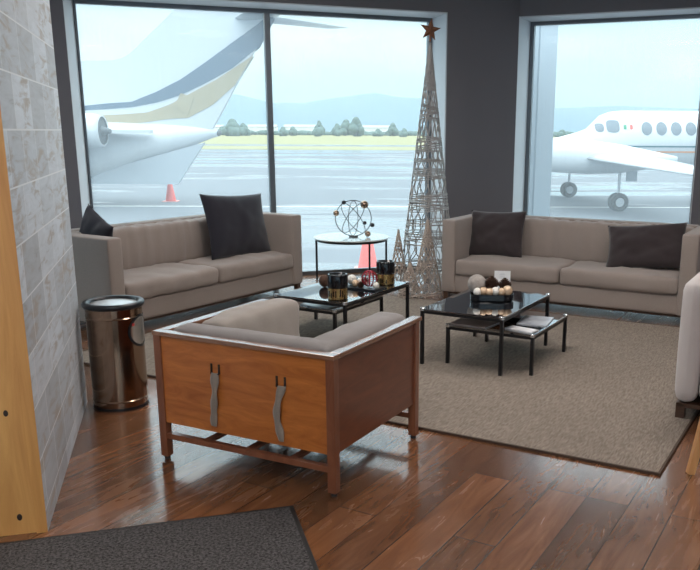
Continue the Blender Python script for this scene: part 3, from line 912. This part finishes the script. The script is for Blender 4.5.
obj('card', bx(-.062, .062, -.0015, .0015, .006, .145), 'paper', o, rot=(R(-8), 0, 0))
bm = bmesh.new()
for (z, w_) in ((.12, .03), (.112, .045), (.098, .04), (.088, .05)): box(bm, -w_ / 2, w_ / 2, -.0028, -.0018, z, z + .002)
obj('print_lines', bm, 'shedroof', o, rot=(R(-8), 0, 0))
obj('base', bx(-.064, .064, -.02, .02, 0, .006), 'silver', o)

# ------------------------------------------------------------------ right edge: upholstered armchair and wooden stool
yc = R(-29)
ac = thing('armchair', 'light grey upholstered armchair with rounded corners at the right edge', 'armchair', (1.505, 4.47, RT), R(-28))
W_, D_ = .80, .78
def rshape(p): return p
bm = bmesh.new(); soft(bm, 0, .13, 0, D_, .088, .80, .065, 12, puff=(.01, 0, 0)); obj('armrest', bm, 'fabric_light', ac, True)
bm = bmesh.new(); soft(bm, W_ - .13, W_, 0, D_, .088, .80, .065, 12); obj('armrest', bm, 'fabric_light', ac, True)
bm = bmesh.new(); soft(bm, .10, W_ - .10, D_ - .16, D_ - .005, .12, .80, .06, 12); obj('backrest', bm, 'fabric_light', ac, True)
bm = bmesh.new(); soft(bm, .135, W_ - .135, .0, D_ - .165, .115, .42, .05, 12, puff=(0, 0, .015)); obj('seat_cushion', bm, 'fabric_light', ac, True)
for x in (.02, W_ - .07):
    for y in (.02, D_ - .07): obj('leg', bx(x, x + .05, y, y + .05, 0 if x < .1 else -RT, .088, bev=.003), 'darkwood', ac)
obj('base_frame', bx(.02, W_ - .02, .02, D_ - .02, .066, .09), 'darkwood', ac)

so = thing('wooden_stool', 'light oak stool with a splayed leg at the right edge', 'stool', (1.675, 3.70, 0), 0)
for a in (R(180), R(270), R(0), R(90)):
    d = Vector((cos(a), sin(a), 0)); bm = bmesh.new()
    tube(bm, [d * .31, d * .20 + Vector((0, 0, .66))], [.024, .030], 4)
    obj('leg', bm, 'lightleg', so)
bm = bmesh.new(); lathe(bm, [(0, .66), (.19, .66), (.20, .67), (.20, .69), (.19, .70), (.08, .692), (0, .69)], 36); obj('seat', bm, 'lightleg', so, 'auto')
bm = bmesh.new(); tube(bm, [(.26 * cos(a), .26 * sin(a), .30) for a in (R(180), R(270), R(0), R(90))], .01, 8, True); obj('footrest', bm, 'lightleg', so)

# ------------------------------------------------------------------ outside
GZ = -1.0
def at(px, py, Y):
    dx, dy = px - PX, py - PY
    u = dx * cos(ROLL) + dy * sin(ROLL); v = -dx * sin(ROLL) + dy * cos(ROLL)
    d = Vector((u, F * cos(PITCH) - v * sin(PITCH), -F * sin(PITCH) - v * cos(PITCH)))
    k = Y / d.y; return Vector((d.x * k, Y, H + d.z * k))
o = struct('tarmac', bx(-400, 400, 5, 122, GZ - .4, GZ), 'tarmac', label='wet grey airfield tarmac with puddles', cat='ground')
o = struct('airfield_grass', bx(-2500, 2500, 122, 4000, GZ - .4, GZ + .02), 'grass', label='dry green and yellow airfield grass beyond the tarmac', cat='grass')
o = struct('taxiway', bx(-2500, 2500, 150, 168, GZ + .02, GZ + .03), 'tarmac', label='narrow taxiway crossing the airfield grass', cat='ground')
# hill range
bm = bmesh.new()
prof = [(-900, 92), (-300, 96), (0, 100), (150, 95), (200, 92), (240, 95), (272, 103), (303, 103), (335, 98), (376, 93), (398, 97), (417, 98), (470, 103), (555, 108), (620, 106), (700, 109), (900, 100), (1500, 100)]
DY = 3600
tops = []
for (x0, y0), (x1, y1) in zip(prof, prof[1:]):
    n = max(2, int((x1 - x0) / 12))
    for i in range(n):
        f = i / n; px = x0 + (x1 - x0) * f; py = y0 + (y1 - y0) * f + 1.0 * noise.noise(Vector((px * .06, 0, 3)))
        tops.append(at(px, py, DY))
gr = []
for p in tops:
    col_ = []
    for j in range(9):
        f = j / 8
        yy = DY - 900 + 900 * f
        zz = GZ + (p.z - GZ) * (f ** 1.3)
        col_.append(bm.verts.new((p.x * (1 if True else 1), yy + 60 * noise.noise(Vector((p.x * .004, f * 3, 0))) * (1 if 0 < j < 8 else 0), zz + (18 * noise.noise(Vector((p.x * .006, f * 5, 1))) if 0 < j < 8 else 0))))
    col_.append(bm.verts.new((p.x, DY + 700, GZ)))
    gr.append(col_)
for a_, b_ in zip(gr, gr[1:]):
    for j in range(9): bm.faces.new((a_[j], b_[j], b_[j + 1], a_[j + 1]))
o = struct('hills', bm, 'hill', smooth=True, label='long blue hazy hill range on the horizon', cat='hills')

# trees
TREES = [(232, 121, 20, 'rounded tree left of the window mullion beyond the jet tail'), (243, 124, 14, 'low bushy tree just right of the tree behind the jet tail'), (222, 127, 10, 'low shrub like tree closest to the jet tail cone'),
         (283, 128, 10, 'low bushy tree just right of the window mullion'), (293, 127, 10, 'second low bushy tree right of the window mullion'), (319, 120, 12, 'narrow pointed tree standing alone on the horizon'),
         (337, 124, 11, 'small tree at the left of the main horizon clump'), (346, 120, 15, 'left tall tree of the main horizon clump'), (356, 118, 17, 'tallest rounded tree of the main horizon clump'),
         (393, 123, 11, 'small lone tree between the clump and the wire tree'), (404, 129, 9, 'low shrub like tree near the wire tree'), (378, 130, 10, 'low wide shrub like tree right of the horizon clump'),
         (562, 131, 12, 'low tree seen left of the white propeller plane nose'), (545, 131, 12, 'low tree beside the outside pillar of the right window')]
for i, (px, py, wpx, lab) in enumerate(TREES):
    D = 430 + (i * 37 % 90)
    p = at(px, py, D); k = D / F
    w_ = wpx * k * .55; h_ = p.z - GZ
    t = thing('tree', lab, 'tree', (p.x, D, GZ + .02), 0, 'distant trees on the horizon')
    rnd = random.Random(i)
    bm = bmesh.new()
    point = i == 5
    for q in range(16):
        f = q / 15; zz = h_ * (.25 + .62 * f)
        rr_ = w_ * (.55 * (1 - .7 * f) if point else .5 * (1 - .35 * f)) + .3
        a = rnd.uniform(0, 6.28); off = w_ * (.5 * (1 - f))
        sphere(bm, (off * cos(a), off * sin(a), zz), rr_ * rnd.uniform(.8, 1.1), 10, 7, (1, 1, .8 * min(1.2, h_ * .25 / max(rr_, .1) + .5)))
    obj('crown', bm, 'foliage', t, True)
    bm = bmesh.new(); tube(bm, [(0, 0, 0), (0, 0, h_ * .5)], [.35, .2], 8); obj('trunk', bm, 'trunk', t)
# continuous hedge line is uncountable scrub
bm = bmesh.new(); rnd = random.Random(4)
for k in range(260):
    x = -260 + k * 2.6; sphere(bm, (x, 575 + rnd.uniform(-8, 8), GZ + rnd.uniform(.4, 1.6)), rnd.uniform(1.6, 3.0), 8, 5, (1.6, 1, .8))
o = obj('scrub', bm, 'foliage', None, True); tag(o, 'dark line of scrub along the far airfield edge', 'scrub'); o['kind'] = 'stuff'
for px, w_, h_, lab in ((263, 16, 4.5, 'low white building just left of the window mullion'), (301, 18, 4.6, 'low white building between the mullion and the lone tree'), (371, 22, 4.4, 'long low white building right of the horizon tree clump'), (213, 12, 4.2, 'low white building touching the jet tail cone')):
    p = at(px, 133, 620); w_ *= 1.3; h_ *= 1.25
    t = thing('airfield_building', lab, 'building', (p.x, 620, GZ + .02), 0, 'distant airfield buildings')
    obj('wall', bx(-w_ / 2, w_ / 2, -4, 4, 0, h_), 'shed', t)
    bm = bmesh.new(); prism(bm, [(-4.4, h_), (4.4, h_), (0, h_ + 1.6)], w_ + .6, 'x'); obj('roof', bm, 'shedroof', t)

hm_ = bpy.data.materials.new('thin_haze'); hm_.use_nodes = True; hn = hm_.node_tree; hn.nodes.clear()
ho = hn.nodes.new('ShaderNodeOutputMaterial'); hv = hn.nodes.new('ShaderNodeVolumeScatter')
hv.inputs['Color'].default_value = (.45, .76, 1, 1); hv.inputs['Density'].default_value = .00036; hv.inputs['Anisotropy'].default_value = 0
hn.links.new(hv.outputs[0], ho.inputs['Volume']); M['haze'] = hm_
o = obj('haze', bx(-3000, 3000, 700, 5000, GZ + .05, 500), 'haze'); tag(o, 'thin blue haze over the far airfield and hills', 'haze'); o['kind'] = 'stuff'

# aircraft helpers
def loft(bm, secs, n=28, mat=0):
    """secs: (x, zc, ry, rz)"""
    rings = [[bm.verts.new((x, ry * cos(2 * PI * k / n), zc + rz * sin(2 * PI * k / n))) for k in range(n)] for x, zc, ry, rz in secs]
    for a_, b_ in zip(rings, rings[1:]):
        for k in range(n):
            f = bm.faces.new((a_[k], a_[(k + 1) % n], b_[(k + 1) % n], b_[k])); f.material_index = mat
    bm.faces.new(rings[0]); bm.faces.new(rings[-1][::-1])
def airfoil(bm, root, tip, th=.12):
    """root/tip: (lead xyz, trail xyz)"""
    def sec(L, T, t):
        L, T = Vector(L), Vector(T); c = T - L; out = []
        for f, h in ((0, 0), (.08, .6), (.3, 1), (.65, .7), (1, .05), (.65, -.4), (.3, -.6), (.08, -.4)):
            out.append(bm.verts.new(L + c * f + Vector((0, 0, h * t / 2))))
        return out
    a_, b_ = sec(*root, th), sec(*tip, th * .5)
    n = len(a_)
    for k in range(n): bm.faces.new((a_[k], a_[(k + 1) % n], b_[(k + 1) % n], b_[k]))
    bm.faces.new(a_); bm.faces.new(b_[::-1])
def wheel(bm_parent, x, y, r, w_, strut_top, name='landing_gear'):
    bm = bmesh.new(); tube(bm, [(x, y, r), (x, y, strut_top)], .05, 10); box(bm, x - .03, x + .03, y - w_ * 1.4, y + w_ * 1.4, r - .03, r + .03)
    g_ = obj(name, bm, 'jet', bm_parent)
    for s in (-1, 1):
        yy = y + s * w_
        bm = bmesh.new(); lathe(bm, [(r * .5, -w_ * .45), (r * .9, -w_ * .45), (r, -w_ * .25), (r, w_ * .25), (r * .9, w_ * .45), (r * .5, w_ * .45), (r * .5, -w_ * .45)], 28)
        for v in bm.verts: v.co = Vector((x + v.co.x, yy + v.co.z, r + v.co.y))
        obj('tyre', bm, 'tyre', g_, True)
        bm = bmesh.new(); lathe(bm, [(0, -w_ * .3), (r * .5, -w_ * .3), (r * .5, w_ * .3), (0, w_ * .3)], 20)
        for v in bm.verts: v.co = Vector((x + v.co.x, yy + v.co.z, r + v.co.y))
        obj('wheel_hub', bm, 'jet', g_)
    return g_

# --- business jet (tail in the left window)
JY = 30.0
J0 = at(218, 131, JY)
KJ = (at(118, 131, JY).x - J0.x) / -100.0           # metres per pixel
J = thing('business_jet', 'white business jet with slate and beige tail stripes outside the left window', 'airplane', (J0.x, JY, GZ), PI)
ZE = J0.z - GZ
def jp(px, py): return ((218 - px) * KJ, ZE + (131 - py) * KJ)
bm = bmesh.new()
S_ = []
for px, yt, yb in ((218.5, 130, 136), (212, 127.5, 138), (195, 126, 144.5), (170, 124.5, 153.5), (140, 123.5, 163), (110, 122.5, 173), (85, 122, 181), (60, 121, 186), (20, 119.5, 188), (-60, 118, 189), (-200, 118, 190), (-300, 120, 188), (-350, 128, 184), (-385, 140, 178), (-398, 152, 168)):
    x, zt_ = jp(px, yt); _, zb = jp(px, yb); rz_ = (zt_ - zb) / 2
    S_.append((x, (zt_ + zb) / 2, rz_ * (.8 if px > 180 else .97), rz_))
loft(bm, S_); obj('fuselage', bm, 'jet', J, True)
bm = bmesh.new(); sphere(bm, (0, 0, 0), .11, 12, 8); obj('tail_light', bm, 'jetdark', J, True, loc=(-.02, 0, S_[0][1]))
# fin (leading edge, top, trailing edge)
fin = [jp(*p) for p in ((40, 126), (40, 66), (118, 65), (130, 62), (137, 58), (192, 10), (226, -20), (291, -6), (280, 19), (262, 48), (246, 74), (226, 108), (213, 129), (190, 130), (120, 128))]
bm = bmesh.new(); prism(bm, fin, .26, 'y'); fo = obj('tail_fin', bm, 'jet', J)
def decal(name, pts, mat, par, off=.136, d=.02):
    bm = bmesh.new()
    for s in (-1, 1): prism(bm, [jp(*p) for p in pts], d, 'y', off * s)
    return obj(name, bm, mat, par)
# slate stripe, swept upwards in short spans so that it keeps a concave curve
up_ = [(40, 109), (84, 108), (112, 105), (135, 103.5), (160, 94), (185, 82), (210, 66), (235, 49), (262, 31), (279.5, 17)]
lo_ = [(280, 20), (262, 48), (262, 57), (235, 73), (210, 86), (185, 97), (160, 107), (135, 111), (112, 111), (84, 112), (40, 113)]
def strip(name, A_, B_, mat, par):
    bm = bmesh.new()
    for s in (-1, 1):
        for (a0, a1, b0, b1) in zip(A_, A_[1:], B_, B_[1:]):
            prism(bm, [jp(*a0), jp(*a1), jp(*b1), jp(*b0)], .02, 'y', .136 * s)
    return obj(name, bm, mat, par)
strip('slate_stripe', up_, [(40, 113), (84, 112), (112, 110.5), (135, 108.5), (160, 104), (185, 96.5), (210, 85), (235, 72), (262, 52), (277, 27)], 'slate', fo)
strip('beige_stripe', [(40, 119), (96, 117), (125, 115.5), (150, 113.5), (172, 106), (190, 97), (220, 82), (246, 66), (257, 59)], [(40, 127), (96, 127), (125, 126), (150, 122.5), (172, 119.5), (190, 118.5), (215, 106), (238, 87), (246, 75)], 'beigepaint', fo)
decal('rudder_panel', [(177, 108), (184, 95), (197, 99), (190, 116)], 'beigepaint', fo, .15, .02)
# T tail
hx, hz = jp(205, 27); tx_, tz_ = jp(281, 24)
for s in (-1, 1):
    bm = bmesh.new(); airfoil(bm, ((hx - 1.2, 0, hz + .05), (tx_, 0, tz_)), ((tx_ - 1.0, s * 5.0, tz_ + .25), (tx_ - 2.1, s * 5.0, tz_ + .25)), .28)
    obj('stabilizer', bm, 'jet', J, True)
# engines with exhaust
for s in (-1, 1):
    bm = bmesh.new(); ex, ez = jp(121, 131.5); yy = s * 1.7
    prof = [(.46, 0.02), (.50, 0), (.56, .3), (.60, .9), (.62, 2.4), (.58, 3.4), (.50, 3.45), (.48, 3.2)]
    rings = [[bm.verts.new((ex + q, yy + r_ * cos(2 * PI * k / 28), ez + r_ * sin(2 * PI * k / 28))) for k in range(28)] for r_, q in prof]
    for a_, b_ in zip(rings, rings[1:]):
        for k in range(28): bm.faces.new((a_[k], a_[(k + 1) % 28], b_[(k + 1) % 28], b_[k]))
    e_ = obj('engine_nacelle', bm, 'jet', J, True)
    bm = bmesh.new(); tube(bm, [(ex + .05, yy, ez), (ex + .3, yy, ez)], [.455, .44], 28); tube(bm, [(ex - .25, yy, ez), (ex + .1, yy, ez)], [.06, .2], 20); obj('exhaust', bm, 'jetdark', e_)
    bm = bmesh.new(); prism(bm, [(ex - 1.35, s * .7), (ex - 1.3, s * .95), (ex - .1, s * 1.55), (ex + 2.6, s * 1.55), (ex + 2.6, s * .7)], .12, 'z', ez - .02); obj('pylon', bm, 'jet', e_)
# pale grey slab below the tail cone
bm = bmesh.new(); prism(bm, [jp(*p) for p in ((207, 142), (178, 183), (70, 183), (84, 176), (140, 160))], .14, 'y', .35); obj('ventral_fin', bm, 'jetgrey', J)
for s in (-1, 1):
    bm = bmesh.new(); airfoil(bm, ((13.5, s * .9, 1.35), (9.4, s * .9, 1.35)), ((8.6, s * 9.0, 1.95), (7.2, s * 9.0, 1.95)), .45); obj('wing', bm, 'jet', J, True)
for s in (-1, 1): wheel(J, 9.8, s * 1.5, .38, .14, 1.4, 'main_gear')
wheel(J, 20.0, 0, .28, .11, 1.2, 'nose_gear')

# --- propeller plane in the right window
KY = 31.5
K0 = at(600, 131, KY); KK = (at(700, 131, KY).x - K0.x) / 100.0
K = thing('propeller_plane', 'white twin propeller plane with round cabin windows outside the right window', 'airplane', (K0.x - .15, KY, GZ), PI + R(5))
ZK = K0.z - GZ
def kp(px, py): return ((600 - px) * KK, ZK + (131 - py) * KK)
bm = bmesh.new(); S_ = []
for px, yt, yb in ((522, 150, 156), (536, 143.5, 160), (552, 139.5, 162), (565, 136.5, 160), (580, 132.5, 163), (590, 129, 165), (597, 122, 166), (603, 116, 167), (612, 112.5, 168), (625, 111.2, 169), (700, 111, 169), (780, 111, 169), (820, 113, 168), (900, 118, 160), (960, 122, 145)):
    x, zt_ = kp(px, yt); _, zb = kp(px, yb); rz_ = (zt_ - zb) / 2
    S_.append((x, (zt_ + zb) / 2, rz_ * .92 if px > 590 else rz_ * .85, rz_))
loft(bm, S_, 32); fu = obj('fuselage', bm, 'jet', K, True)
def side(x, z, lst):
    """fuselage surface y at x, height z"""
    for a_, b_ in zip(lst, lst[1:]):
        lo, hi = sorted((a_[0], b_[0]))
        if lo <= x <= hi:
            f = (x - a_[0]) / (b_[0] - a_[0]); zc_, ry, rz_ = [a_[i] + (b_[i] - a_[i]) * f for i in (1, 2, 3)]
            q = max(0, 1 - ((z - zc_) / rz_) ** 2); return ry * sqrt(q)
    return .7
def patch(name, cx_, cz_, rx, rz_, mat, par, n=24, sq=1.0, grow=.012):
    bm = bmesh.new()
    for s in (-1, 1):
        cv = None; ringsP = []
        for q in (.02, .5, 1.0):
            ring_ = []
            for k in range(n):
                a = 2 * PI * k / n; ca, sa = cos(a), sin(a)
                xx = cx_ + rx * q * (abs(ca) ** sq) * (1 if ca >= 0 else -1); zz = cz_ + rz_ * q * (abs(sa) ** sq) * (1 if sa >= 0 else -1)
                ring_.append(bm.verts.new((xx, s * (side(xx, zz, S_) + grow), zz)))
            ringsP.append(ring_)
        for a_, b_ in zip(ringsP, ringsP[1:]):
            for k in range(n): bm.faces.new((a_[k], a_[(k + 1) % n], b_[(k + 1) % n], b_[k]))
    return obj(name, bm, mat, par, True)
for px in (643, 657.8, 672.6, 687.5, 702.5, 717.5):
    x, z = kp(px, 128.5); f_ = patch('cabin_window', x, z, 5.4 * KK, 6.4 * KK, 'planeglass', K)
x, z = kp(610, 126.5); patch('cockpit_side_window', x, z, 6.2 * KK, 6 * KK, 'planeglass', K, sq=.6)
x, z = kp(598.5, 127.8); patch('windshield', x, z, 3.4 * KK, 4.2 * KK, 'planeglass', K, sq=.7)
for px, mt_ in ((621.5, 'green'), (624.5, 'paper'), (627.5, 'conered')):
    x, z = kp(px, 127.2); patch('flag_band', x, z, 1.5 * KK, 2.2 * KK, mt_, K, sq=.3)
def band(name, px0, px1, y0, y1, mat):
    bm = bmesh.new(); n = 24
    for s in (-1, 1):
        prev = None
        for i in range(n + 1):
            px = px0 + (px1 - px0) * i / n
            x, za = kp(px, y0); _, zb = kp(px, y1)
            cur = (bm.verts.new((x, s * (side(x, za, S_) + .012), za)), bm.verts.new((x, s * (side(x, zb, S_) + .012), zb)))
            if prev: bm.faces.new((prev[0], cur[0], cur[1], prev[1]))
            prev = cur
    return obj(name, bm, mat, K)
band('teal_stripe', 602, 900, 144.8, 146.3, 'teal'); band('orange_stripe', 614, 900, 150, 151.5, 'orange')
# wings (near one towards the viewer), nacelles, props, gear
wx, wz = .3, 1.78
for s in (-1, 1):
    bm = bmesh.new(); airfoil(bm, ((wx + 1.5, s * .5, wz - .1), (wx - 1.6, s * .5, wz - .1)), ((wx + 1.2, s * 3.2, wz + .02), (wx - 1.5, s * 3.2, wz + .02)), .42)
    airfoil(bm, ((wx + 1.2, s * 3.2, wz + .02), (wx - 1.5, s * 3.2, wz + .02)), ((wx - .6, s * 8.3, wz - .32), (wx - 2.0, s * 8.3, wz - .32)), .36); obj('wing', bm, 'jet', K, True)
    bm = bmesh.new(); nb = 3.1 * s
    sec = []
    for dx_, zc_, rr_ in ((3.5, .08, .16), (3.4, .08, .34), (2.9, .08, .47), (2.0, .06, .54), (.9, .03, .56), (-.2, -.03, .48), (-1.2, -.06, .32), (-2.2, -.04, .10)):
        sec.append([bm.verts.new((wx + dx_, nb + rr_ * .85 * cos(2 * PI * k / 24), wz + .0 + zc_ + rr_ * sin(2 * PI * k / 24))) for k in range(24)])
    for a_, b_ in zip(sec, sec[1:]):
        for k in range(24): bm.faces.new((a_[k], a_[(k + 1) % 24], b_[(k + 1) % 24], b_[k]))
    bm.faces.new(sec[0]); bm.faces.new(sec[-1][::-1])
    nc = obj('engine_nacelle', bm, 'jet', K, True)
    bm = bmesh.new()
    for k in range(4):
        a = PI / 4 + k * PI / 2
        box(bm, wx + 3.50, wx + 3.54, -.09, .09, .15, 1.15, M4=Matrix.Translation((0, nb, wz + .08)) @ Matrix.Rotation(a, 4, 'X'))
    obj('propeller', bm, 'jetdark', nc)
    g_ = wheel(K, .05, nb, .31, .15, wz - .1, 'main_gear')
    obj('gear_door', bx(-.55, -.18, nb - .03, nb + .03, 1.0, 1.45), 'jetgrey', g_)
wheel(K, 4.2, 0, .24, .07, 1.2, 'nose_gear')
bm = bmesh.new(); prism(bm, [kp(*p) for p in ((880, 118), (940, 40), (985, 40), (965, 130))], .16, 'y'); obj('tail_fin', bm, 'jet', K)

# traffic cones
def tcone(px, py, lab, Y=None):
    x, y = ground(px, py, GZ)
    t = thing('traffic_cone', lab, 'traffic cone', (x, y, GZ), 0, 'red traffic cones on the tarmac')
    bm = bmesh.new(); lathe(bm, [(0, .03), (.20, .03), (.19, .06), (.075, .70), (.065, .71), (0, .71)], 24); obj('cone_body', bm, 'conered', t, True)
    obj('cone_base', bx(-.27, .27, -.27, .27, 0, .03, bev=.01), 'coneband', t)
tcone(171, 201.5, 'small red traffic cone on the tarmac under the jet tail')
tcone(368, 270, 'red traffic cone close to the glass behind the round side table')
# exterior pillar beside the right window, taxi line
pp = P2(CN, YR, -.0, TD)
xa, xb = at(500, 130, 11.0).x, at(553.5, 130, 11.0).x
bm = bmesh.new(); box(bm, xa, xb - .24, 11.0, 11.9, GZ, 4.2); box(bm, xb - .22, xb, 11.0, 11.9, GZ, 4.2); box(bm, xb - .24, xb - .22, 11.02, 11.88, GZ, 4.2)
o = struct('trim_4', bm, 'concrete')
tag(obj('taxi_line', bx(-60, 60, 0, .16, 0, .006), 'line', None, loc=(0, 29.5, GZ), rot=(0, 0, R(2))), 'thin pale painted line across the tarmac by the traffic cone', 'marking')

# ------------------------------------------------------------------ world
w = bpy.data.worlds.new('overcast_sky'); SC.world = w; w.use_nodes = True
nt = w.node_tree; bg = nt.nodes['Background']
tc = nt.nodes.new('ShaderNodeTexCoord'); sep = nt.nodes.new('ShaderNodeSeparateXYZ'); nt.links.new(tc.outputs['Generated'], sep.inputs[0])
g0 = ramp(nt, sep.outputs['Z'], [(0, (.36, .62, .86)), (.05, (.42, .66, .87)), (.13, (.62, .77, .86)), (.5, (.86, .9, .92))])
mp = nt.nodes.new('ShaderNodeMapping'); mp.inputs['Scale'].default_value = (2.2, 2.2, 11); nt.links.new(tc.outputs['Generated'], mp.inputs[0])
n = noise_n(nt, mp.outputs[0], 1.3, 5, .5)
cl = ramp(nt, n, [(.42, 0), (.62, 1)])
hm = ramp(nt, sep.outputs['Z'], [(.03, 0), (.09, 1)])
fac = mixc(nt, 1, cl, hm, 'MULTIPLY')
col = mixc(nt, fac, g0, (.86, .86, .80))
nt.links.new(col, bg.inputs['Color']); mr = nt.nodes.new('ShaderNodeMapRange'); mr.inputs[1].default_value = .18; mr.inputs[2].default_value = .7; mr.inputs[3].default_value = 1.17; mr.inputs[4].default_value = 5.4
nt.links.new(sep.outputs['Z'], mr.inputs[0]); nt.links.new(mr.outputs[0], bg.inputs['Strength'])

vs = SC.view_settings
vs.view_transform = 'Standard'; vs.look = 'None'; vs.gamma = 1; vs.use_curve_mapping = False; vs.exposure = 0.08
